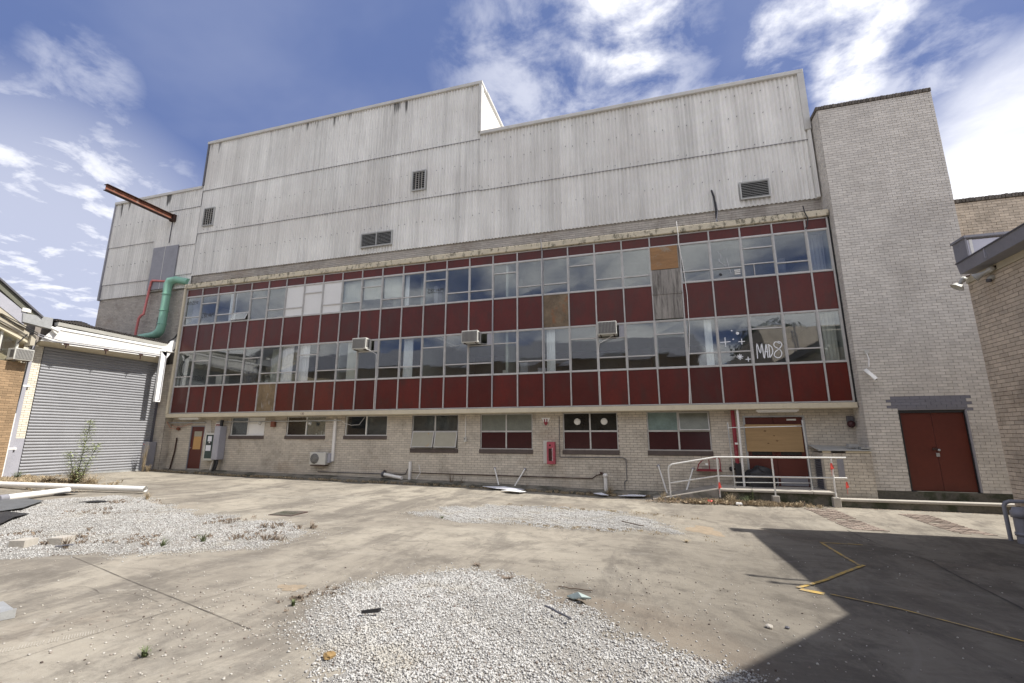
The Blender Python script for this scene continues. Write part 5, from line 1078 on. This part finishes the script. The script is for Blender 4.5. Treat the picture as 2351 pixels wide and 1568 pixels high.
for k,(pts,lab) in enumerate(((((15.75,-.25),(16.4,-.02),(17.3,-.25),(17.2,-.5),(16.3,-.45)),'crumpled pale sheet at the kerb under the leaning props, the back one'),(((16.6,-.75),(16.95,-.5),(17.5,-.8),(17.35,-1.1),(16.95,-1.05)),'crumpled white sheet on the concrete in front of the leaning props'),(((19.7,-.3),(19.95,-.1),(20.2,-.3),(20.0,-.45)),'small pale sheet at the foot of the upright drain stub'),(((20.5,-.4),(20.8,-.1),(21.4,-.15),(21.35,-.45),(20.9,-.5)),'wide pale sheet on the kerb left of the ramp'))):
    loose_sheet('paper_sheet',list(pts),.05,PAPR if k!=1 else WHT,lab,'sheet',bend=.05,group='crumpled sheets along the kerb')
# ---- weeds
def weed(x,y,h,w,n,m,lab,z=None,blade=.012,group='weeds in the yard',leaf=.05,cat='weed',name='weed',stem=True,rs=None):
    rr=random.Random(rs or int(x*131+y*17)); z0=gq(x,y)[2] if z is None else z; mb=M()
    for i in range(n):
        a=rr.uniform(0,6.28); hh=h*rr.uniform(.45,1); lean=w*rr.uniform(.2,1); dx,dy=math.cos(a),math.sin(a)
        bx,by=x+rr.uniform(-.2,.2)*w,y+rr.uniform(-.2,.2)*w; pts=[Vector((bx+dx*lean*t*t,by+dy*lean*t*t,z0+hh*t)) for t in (0,.35,.7,1)]
        px,py=-dy*blade/2,dx*blade/2
        vs=[]
        for k,p in enumerate(pts): f=(1,.9,.6,.05)[k]; vs+=[(p.x-px*f,p.y-py*f,p.z),(p.x+px*f,p.y+py*f,p.z)]
        mb.add(vs,[(0,1,3,2),(2,3,5,4),(4,5,7,6)])
        if leaf:
            for k in range(int(hh/leaf*.9)):
                t=rr.uniform(.15,1); p=Vector((bx+dx*lean*t*t,by+dy*lean*t*t,z0+hh*t)); b=rr.uniform(0,6.28); l=leaf*rr.uniform(.5,1.1)
                q=p+Vector((math.cos(b)*l,math.sin(b)*l,rr.uniform(-.2,.6)*l)); s=Vector((-math.sin(b),math.cos(b),rr.uniform(-.3,.3)))*l*.22; mdl=p.lerp(q,.5)
                mb.add([p,mdl+s,q,mdl-s],[(0,1,2,3)])
    return mb.build(name,m,None,label=lab,cat=cat,group=group)
t=thing('tall_weed','tall green fleabane weed growing in front of the roller door','weed',gq(2.75,-5.0))
zz=gq(2.75,-5.0)[2]
for (dx,dy,h,ln) in ((0,0,2.15,.10),(.18,.12,1.35,.30),(-.12,.1,1.1,-.25)):
    mb=M(); lf=M(); rr=random.Random(int(h*100)); top=None
    P=[Vector((2.75+dx*.3+ln*.5*k/8,-5.0+dy*.3+ln*k/8,zz+h*k/8)) for k in range(9)]; mb.tube(P,[.014-.0013*k for k in range(9)],6)
    for k in range(int(620*h/2)):
        u=rr.uniform(.12,1); i=min(7,int(u*8)); p=P[i].lerp(P[i+1],u*8-i); b=rr.uniform(0,6.28)
        branch=.06+.16*math.sin(math.pi*min(1,max(0,(u-.35)/.7)))+(0.05 if u<.35 else 0)
        q=p+Vector((math.cos(b),math.sin(b),rr.uniform(.2,1.0)))*branch*rr.uniform(.4,1)
        l=rr.uniform(.06,.13); d=Vector((math.cos(b),math.sin(b),rr.uniform(-.5,.5)))*l; s=Vector((-math.sin(b),math.cos(b),0))*l*.16; lf.add([q,q+d*.5+s,q+d,q+d*.5-s],[(0,1,2,3)])
        if rr.random()<.25: mb.tube([p,q],.003,3,cap=False)
    st_=mb.build('stem',LEAF,t); lf.build('leaves',mat('fleabane_leaf',(.28,.32,.15),.7,var=.3,scale=12),t)
weed(2.6,-4.9,.65,.7,190,LEAFD,'dry brown grass tuft around the foot of the tall weed',leaf=.03); weed(3.2,-4.8,.40,.6,110,LEAFD,'low dry tuft right of the tall weed'); weed(1.9,-5.3,.35,.6,100,LEAFD,'low dry tuft left of the tall weed')
weed(-.35,-.6,1.35,.2,34,LEAFD,'slender dry weed against the roller door by the grey cabinet',leaf=.05); weed(-.2,-.5,.35,.3,60,LEAFD,'tangled dry grass at the foot of the grey cabinet'); weed(-.25,-5.0,.3,.35,50,LEAF,'small grassy tuft at the foot of the grey downpipe')
for x,y,h,w,n,m,lab in ((14.47,-10.16,.16,.14,26,LEAF,'green tuft at the front edge of the left gravel'),(14.22,-10.62,.13,.14,26,LEAF,'small green tuft just left of another at the front gravel edge'),(15.43,-9.63,.12,.22,30,LEAFR,'sprawling reddish weed at the right tip of the left gravel'),(14.46,-8.86,.15,.16,24,LEAFR,'upright reddish weed on the back right of the left gravel'),(15.28,-8.55,.16,.14,24,LEAFR,'thin reddish weed at the far right corner of the left gravel'),(8.17,-6.5,.2,.2,50,LEAFD,'bushy grey green weed near the end of the long white pipe'),
  (12.95,-11.15,.2,.16,30,LEAFR,'reddish weed beside the square pavers'),(17.73,-13.4,.07,.09,26,LEAF,'small green tuft on the pale patch in the lower left foreground'),(18.0,-12.14,.06,.06,26,LEAF,'tiny green tuft at the left edge of the foreground gravel'),(17.9,-11.95,.05,.09,22,LEAFR,'flat reddish weed at the left edge of the foreground gravel'),
  (19.78,-10.55,.04,.18,36,LEAFR,'flat dry weed on the back edge of the foreground gravel, the right one'),(19.2,-10.05,.03,.16,26,LEAFR,'flat dry weed on the back edge of the foreground gravel, the left one'),(22.1,-7.0,.06,.12,24,LEAFD,'small dark dry tuft right of the middle gravel strip'),(11.2,-11.3,.14,.2,30,LEAFR,'reddish weed at the far left front of the left gravel'),
  (17.0,-6.4,.05,.1,20,LEAF,'tiny weed at the left tip of the middle gravel strip')): weed(x,y,h,w,n,m,lab,leaf=.02)
for x,y,h,w,n,m,lab in ((14.35,.15,.55,.2,24,LEAFR,'tall dry weed at the kerb under the fourth window'),(14.8,.12,.38,.25,30,LEAFR,'bushy dry weed at the kerb right of the fourth window'),(17.3,.1,.3,.12,14,LEAFR,'thin dry weed on the kerb right of the leaning props'),(20.2,-.1,.35,.35,60,LEAFD,'heap of dry weed around the upright drain stub'),(21.9,-.7,.35,.25,40,LEAFD,'dry weed at the foot of the ramp'),(22.35,-1.0,.25,.15,24,LEAFD,'small dry weed beside the first handrail bend'),
  (23.8,-1.15,.35,.30,70,LEAFD,'dry bushy weed below the handrail at the ramp top'),(24.2,-1.15,.28,.3,60,LEAF,'greenish bushy weed below the landing edge'),(24.38,-1.0,.75,.06,6,LEAF,'tall thin weed rising in front of the landing'),(25.6,-1.1,.18,.25,30,LEAFR,'low reddish weed below the landing'),(5.8,-.05,.15,.4,40,LEAF,'low green growth on the kerb under the first window'),(7.0,.0,.14,.5,50,LEAF,'low green growth on the kerb under the second window'),(19.6,-.15,.2,.3,40,LEAFR,'reddish weed on the kerb left of the upright drain stub')): weed(x,y,h,w,n,m,lab,leaf=.03,group='weeds along the wall foot')
def scrub(pts,n,h,name,lab,m,w=.05):
    rr=random.Random(n); mb=M()
    for i in range(n):
        x,y=pts(rr); z0=gq(x,y)[2]; hh=h*rr.uniform(.3,1); 
        for k in range(rr.randint(5,12)):
            a=rr.uniform(0,6.28); l=hh*rr.uniform(.5,1.1); dx,dy=math.cos(a)*l*.7,math.sin(a)*l*.7; b=.004+.004*rr.random(); ox,oy=x+rr.uniform(-w,w),y+rr.uniform(-w,w)
            mb.add([(ox-dy/l*b,oy+dx/l*b,z0),(ox+dy/l*b,oy-dx/l*b,z0),(ox+dx*.5+dy/l*b*.7,oy+dy*.5,z0+hh*.7),(ox+dx,oy+dy,z0+hh*rr.uniform(.4,1))],[(0,1,2,3)])
    mb.build(name,m,None,kind='stuff',label=lab,cat='weeds')
def on_left(rr):
    c=rr.choice(((14.6,-8.9),(14.9,-9.8),(12.5,-10.9),(11.6,-10.6),(13.5,-10.4),(9.5,-8.6),(8.3,-7.0),(13.2,-8.5),(10.8,-11.5))); return rr.gauss(c[0],.35),rr.gauss(c[1],.22)
scrub(on_left,190,.10,'gravel_scrub','sparse dry weeds coming up through the left gravel',LEAFR)
scrub(lambda rr:(rr.gauss(20.3,1.2),rr.choice((-3.6,-6.4))+rr.gauss(0,.12)),140,.06,'strip_scrub','low dry weeds fringing the middle gravel strip',LEAFD)
scrub(lambda rr:(rr.uniform(-.6,21.5),-.14-abs(rr.gauss(0,.06))),420,.13,'kerb_scrub','ragged low weeds growing along the kerb joint',LEAFD)
scrub(lambda rr:(rr.uniform(-.7,3.8),-5.2+rr.gauss(0,.45)),500,.16,'door_scrub','dry grass scattered in front of the roller door',LEAFD)
scrub(lambda rr:(rr.gauss(23.9,.9),-1.1-abs(rr.gauss(0,.12))),260,.2,'ramp_scrub','tangled dry twigs at the foot of the ramp',LEAFD)
scrub(lambda rr:(rr.gauss(18.0,.12),rr.gauss(-11.9,.25)),30,.05,'edge_scrub','short dry weeds at the left edge of the foreground gravel',LEAFR,.02)
# leaf litter against the ramp
def flakes(n,fx,size,m,name,lab,cat):
    v=[];f=[]
    for i in range(n):
        x,y,lift=fx(); z=gq(x,y)[2]+lift; a=rng.uniform(0,6.28); s=size*rng.uniform(.5,1.2); t1=rng.uniform(-.5,.5); t2=rng.uniform(-.5,.5); o=len(v)
        for (u,w) in ((-1,0),(0,-.45),(1,0),(0,.45)):
            v.append((x+s*(u*math.cos(a)-w*math.sin(a)),y+s*(u*math.sin(a)+w*math.cos(a)),z+.006+s*(t1*u+t2*w)*.6+s*.3))
        f.append((o,o+1,o+2,o+3))
    mb=M(); mb.add(v,f); return mb.build(name,m,None,kind='stuff',label=lab,cat=cat)
LIT=mat('dead_leaves',(.30,.22,.15),.9,var=.3,rvar=.55)
flakes(2600,lambda:(rng.normal(23.5,1.0),-1.05-abs(rng.normal(0,.17)),rng.uniform(0,.05)),.028,LIT,'leaf_litter','drift of dead leaves and twigs along the foot of the ramp','leaves')
flakes(1500,lambda:(rng.uniform(-.8,22),-.12-abs(rng.normal(0,.10)),0),.022,mat('dark_leaves',(.10,.075,.05),.9,var=.3,rvar=.5),'kerb_litter','scattered dark leaves along the kerb','leaves')
flakes(500,lambda:(rng.uniform(25,31),-1.0-abs(rng.normal(0,.12)),0),.018,LIT,'kerb_litter','sparse dead leaves along the right kerb','leaves')
flakes(900,lambda:(rng.uniform(0,5),rng.normal(-5.6,.7),0),.03,LIT,'dry_litter','dry litter scattered in front of the roller door','leaves')
for x,y,s,m,lab in ((23.15,-1.25,.14,FLAG,'crumpled red tape on the leaf drift'),(23.95,-1.4,.10,WHT,'white box lying on the leaf drift below the handrail')):
    if m is WHT: B(x-.09,x+.07,y-.05,y+.06,gq(x,y)[2]+.02,gq(x,y)[2]+.08,c=.01).build('white_carton',m,None,label=lab,cat='box')
    else: loose_sheet('tape_scrap',[(x-.1,y),(x,y+.05),(x+.14,y+.02),(x+.05,y-.05)],.05,m,lab,'tape',bend=.05)
# ---------------------------------------------------------------- gravel
def poly_sd(P,x,y):
    P=np.array(P); n=len(P); d=np.full(x.shape,1e9); ins=np.zeros(x.shape,bool)
    for i in range(n):
        a=P[i]; b=P[(i+1)%n]; e=b-a; t=np.clip(((x-a[0])*e[0]+(y-a[1])*e[1])/(e@e),0,1)
        d=np.minimum(d,np.hypot(x-a[0]-t*e[0],y-a[1]-t*e[1]))
        c=((a[1]>y)!=(b[1]>y))&(x<(b[0]-a[0])*(y-a[1])/(b[1]-a[1]+1e-12)+a[0]); ins^=c
    return np.where(ins,d,-d)
def smooth_poly(P,k=4):
    P=np.array(P,float)
    for _ in range(k): Q=np.roll(P,-1,0); P=np.stack([.75*P+.25*Q,.25*P+.75*Q],1).reshape(-1,2)
    return P
def gravel_mat(name,a,b_,c_):
    mt=bpy.data.materials.new(name); b=NB(mt)
    r=b.rnd(); c=b.mix(b.band(r,.0,.75),c4(a),c4(b_)); c=b.mix(b.band(r,.93,.94),c,c4(c_))
    c=b.mix(b.m('MULTIPLY',b.band(b.noise(1.3,5,.6),.52,.68),.35),c,(.36,.32,.24,1))
    p=b.n('ShaderNodeBsdfPrincipled',{'Base Color':c,'Roughness':.9,'Specular IOR Level':.25}); b.n('ShaderNodeOutputMaterial',{0:p.outputs[0]}); return mt
GRV=gravel_mat('crushed_white_stone',(.30,.29,.275),(.49,.485,.465),(.17,.14,.12))
def base_gravel_mat(name,ca,cb,sc):
    mt=bpy.data.materials.new(name); b=NB(mt)
    v=b.n('ShaderNodeTexVoronoi',{'Vector':b.P(),'Scale':sc}); c=b.mix(b.band(v.outputs['Distance'],.1,.6),c4(cb),c4(ca))
    c=b.mix(b.m('MULTIPLY',b.band(b.noise(.8,6,.65),.45,.7),.6),c,(.27,.235,.19,1))
    p=b.n('ShaderNodeBsdfPrincipled',{'Base Color':c,'Roughness':.95,'Specular IOR Level':.2})
    b.t.links.new(b.n('ShaderNodeBump',{'Height':b.m('SUBTRACT',1.0,v.outputs['Distance']),'Strength':.8,'Distance':.015}).outputs[0],p.inputs['Normal'])
    b.n('ShaderNodeOutputMaterial',{0:p.outputs[0]}); return mt
GBASE=base_gravel_mat('gravel_bed',(.25,.24,.22),(.46,.445,.415),85)
def nz(x,y,s=1.0,o=0): return (np.sin(x*3.1*s+1.3*np.sin(y*2.3*s+o))+np.sin(y*3.7*s+1.7*np.sin(x*1.9*s+2+o))+.7*np.sin((x+y)*7.3*s+o)+.5*np.sin((x*1.3-y)*13.1*s+2*o))/3.2
ico=None
def stones(X,Y,Zb,sz,name,lab,cat,m,octa=False):
    n=len(X); t=(1+5**.5)/2
    I=np.array([(-1,t,0),(1,t,0),(-1,-t,0),(1,-t,0),(0,-1,t),(0,1,t),(0,-1,-t),(0,1,-t),(t,0,-1),(t,0,1),(-t,0,-1),(-t,0,1)],float); I/=np.linalg.norm(I[0])
    F=np.array([(0,11,5),(0,5,1),(0,1,7),(0,7,10),(0,10,11),(1,5,9),(5,11,4),(11,10,2),(10,7,6),(7,1,8),(3,9,4),(3,4,2),(3,2,6),(3,6,8),(3,8,9),(4,9,5),(2,4,11),(6,2,10),(8,6,7),(9,8,1)])
    if octa: I=np.array([(1,0,0),(-1,0,0),(0,1,0),(0,-1,0),(0,0,1),(0,0,-1)],float); F=np.array([(0,2,4),(2,1,4),(1,3,4),(3,0,4),(2,0,5),(1,2,5),(3,1,5),(0,3,5)])
    K=len(I); V=I[None]*rng.uniform(.72,1.15,(n,K,1)); V=V*rng.uniform(.65,1.15,(n,1,3))*np.array([1,1,.72]); a=rng.uniform(0,6.28,n); c,s=np.cos(a),np.sin(a)
    x=V[...,0]*c[:,None]-V[...,1]*s[:,None]; y=V[...,0]*s[:,None]+V[...,1]*c[:,None]
    W_=np.stack([x*sz[:,None]+X[:,None],y*sz[:,None]+Y[:,None],V[...,2]*sz[:,None]+(Zb+sz*.35)[:,None]],-1).reshape(-1,3)
    Fa=(F[None]+(np.arange(n)*K)[:,None,None]).reshape(-1,3); me=bpy.data.meshes.new(name)
    me.vertices.add(len(W_)); me.vertices.foreach_set('co',W_.ravel()); me.loops.add(len(Fa)*3); me.loops.foreach_set('vertex_index',Fa.ravel().astype(np.int32))
    me.polygons.add(len(Fa)); me.polygons.foreach_set('loop_start',np.arange(0,len(Fa)*3,3,dtype=np.int32)); me.polygons.foreach_set('loop_total',np.full(len(Fa),3,np.int32)); me.materials.append(m); me.update(); me.validate()
    return link(name,me,None,kind='stuff',label=lab,cat=cat)
def gravel(P,n,smin,smax,hgt,name,lab,edge=.25,base=True,soft=.12,step=.06,hole=.35,octa=False):
    P=smooth_poly(P); lo=P.min(0)-.4; hi=P.max(0)+.4
    def hf(X,Y):
        sd=poly_sd(P,X,Y)+soft*nz(X,Y,1.3); return hgt*np.clip(sd/edge,-1,1)+.012*nz(X,Y,4)*(sd>0)
    if base: grid_mesh(np.arange(lo[0],hi[0],step),np.arange(lo[1],hi[1],step),lambda X,Y: gz2(X,Y)+hf(X,Y)-.006,name+'_bed',GBASE,kind='stuff',label='bed of fine grey grit under the '+lab,cat='gravel')
    x=rng.uniform(lo[0],hi[0],n*3); y=rng.uniform(lo[1],hi[1],n*3); sd=poly_sd(P,x,y)+soft*nz(x,y,1.3)
    k=(sd>0)&(rng.uniform(0,1,len(x))<np.clip(.25+sd/edge,0,1)*(1-hole*np.clip(2.2*nz(x,y,.8,4)+.1,0,1))); k|=(sd<=0)&(sd>-.4)&(rng.uniform(0,1,len(x))<.05*np.exp(sd/.12))
    x,y,sd=x[k],y[k],sd[k]; dep=np.hypot(x-CAM.x,y-CAM.y); sz=smin+(smax-smin)*rng.uniform(0,1,len(x))**2.4
    z=gz2(x,y)+np.maximum(hf(x,y)-.006,0)
    print(name,len(x)); return stones(x,y,z,sz,name,lab,'gravel',GRV,octa)
FG=[(18.24,-12.6),(17.98,-12.16),(18.0,-11.5),(18.3,-10.8),(18.96,-10.25),(19.55,-10.15),(20.1,-10.5),(20.54,-11.02),(21.09,-11.59),(21.69,-11.96),(22.2,-12.15),(22.75,-12.5),(22.9,-13.6),(22.3,-14.6),(20.2,-14.8),(19.6,-13.9),(18.95,-13.15),(18.55,-12.95)]
gravel(FG,100000,.0035,.017,.022,'foreground_gravel','white crushed stone patch spread across the foreground',edge=.6,soft=.18,hole=.55,octa=True)
LG=[(12.9,-11.9),(9.5,-12.6),(7.0,-10.5),(5.9,-8.6),(5.74,-7.28),(6.4,-6.35),(7.48,-6.15),(9.5,-6.9),(11.92,-7.9),(13.6,-7.95),(14.86,-8.2),(15.77,-8.87),(15.73,-9.87),(15.11,-10.87),(14.1,-11.2),(13.4,-11.4)]
gravel(LG,76000,.005,.018,.022,'left_gravel','white crushed stone patch on the left of the yard',edge=.5,soft=.35,step=.1,hole=.5,octa=True)
MG=[(16.0,-6.3),(16.2,-5.3),(16.6,-4.4),(17.6,-3.7),(18.63,-3.3),(20,-3.3),(21.0,-3.6),(21.7,-4.5),(22.0,-5.4),(21.95,-6.27),(20.7,-6.55),(19.5,-6.6),(18.47,-6.68),(17.17,-6.6)]
gravel(MG,60000,.005,.016,.018,'middle_gravel','thin strip of white crushed stone in the middle of the yard',edge=.5,soft=.35,step=.1,hole=.5,octa=True)
# loose pebbles over the yard
n=2600; x=np.concatenate([rng.normal(17.6,.9,700),rng.normal(21.5,1.4,700),rng.uniform(8,27,1200)]); y=np.concatenate([rng.normal(-12.7,.7,700),rng.normal(-11.0,1.1,700),rng.uniform(-13.5,-1.5,1200)])
stones(x,y,gz2(x,y),rng.uniform(.004,.013,n)**1.0,'loose_pebbles','loose pebbles scattered over the concrete','gravel',gravel_mat('mixed_pebbles',(.24,.2,.17),(.44,.42,.38),(.09,.07,.06)))
# ================================================================ what stands behind the camera (seen in the panes)
OW=thing('opposite_warehouse','long pale warehouse across the yard behind the viewer','building',(12,-38,0))
M().box(-45,27,-46,-33,-.3,9.8).build('wall',BR_N,OW)
M().hexa([(-45.5,-46.5,9.8),(27.5,-46.5,9.8),(27.5,-32.4,9.8),(-45.5,-32.4,9.8),(-45.5,-40,13.2),(27.5,-40,13.2),(27.5,-39.6,13.2),(-45.5,-39.6,13.2)]).build('roof',GREYM,OW)
for i in range(13): M().box(-40+i*5.2,-37.4+i*5.2,-32.99,-32.9,2.5,5).build('window',VOID,OW)
def tree(x,y,h,r,lab):
    t=thing('gum_tree',lab,'tree',(x,y,-.2),'trees behind the viewer'); rr=random.Random(int(x)); M().tube([(x,y,-.3),(x+.2,y,h*.3),(x-.1,y+.1,h*.6)],[.35,.25,.12],8).build('trunk',BARK,t)
    mb=M()
    for k in range(38):
        a=rr.uniform(0,6.28); e=rr.uniform(-.5,1); q=Vector((x+r*.8*math.cos(a)*math.sqrt(1-min(1,e*e)),y+r*.8*math.sin(a)*math.sqrt(1-min(1,e*e)),h*.68+e*h*.28))
        for j in range(60):
            p=q+Vector((rr.gauss(0,.5),rr.gauss(0,.5),rr.gauss(0,.4))); s=rr.uniform(.12,.28); u=Vector((rr.gauss(0,1),rr.gauss(0,1),rr.gauss(0,1))).normalized()*s; w=u.orthogonal().normalized()*s*.5; mb.add([p-u,p+w,p+u,p-w],[(0,1,2,3)])
    mb.build('crown',TREEM,t)
tree(34,-32,12.5,4,'dark gum tree behind the viewer, the one to the right'); tree(40,-34,10.5,3.5,'second dark gum tree further right behind the viewer')
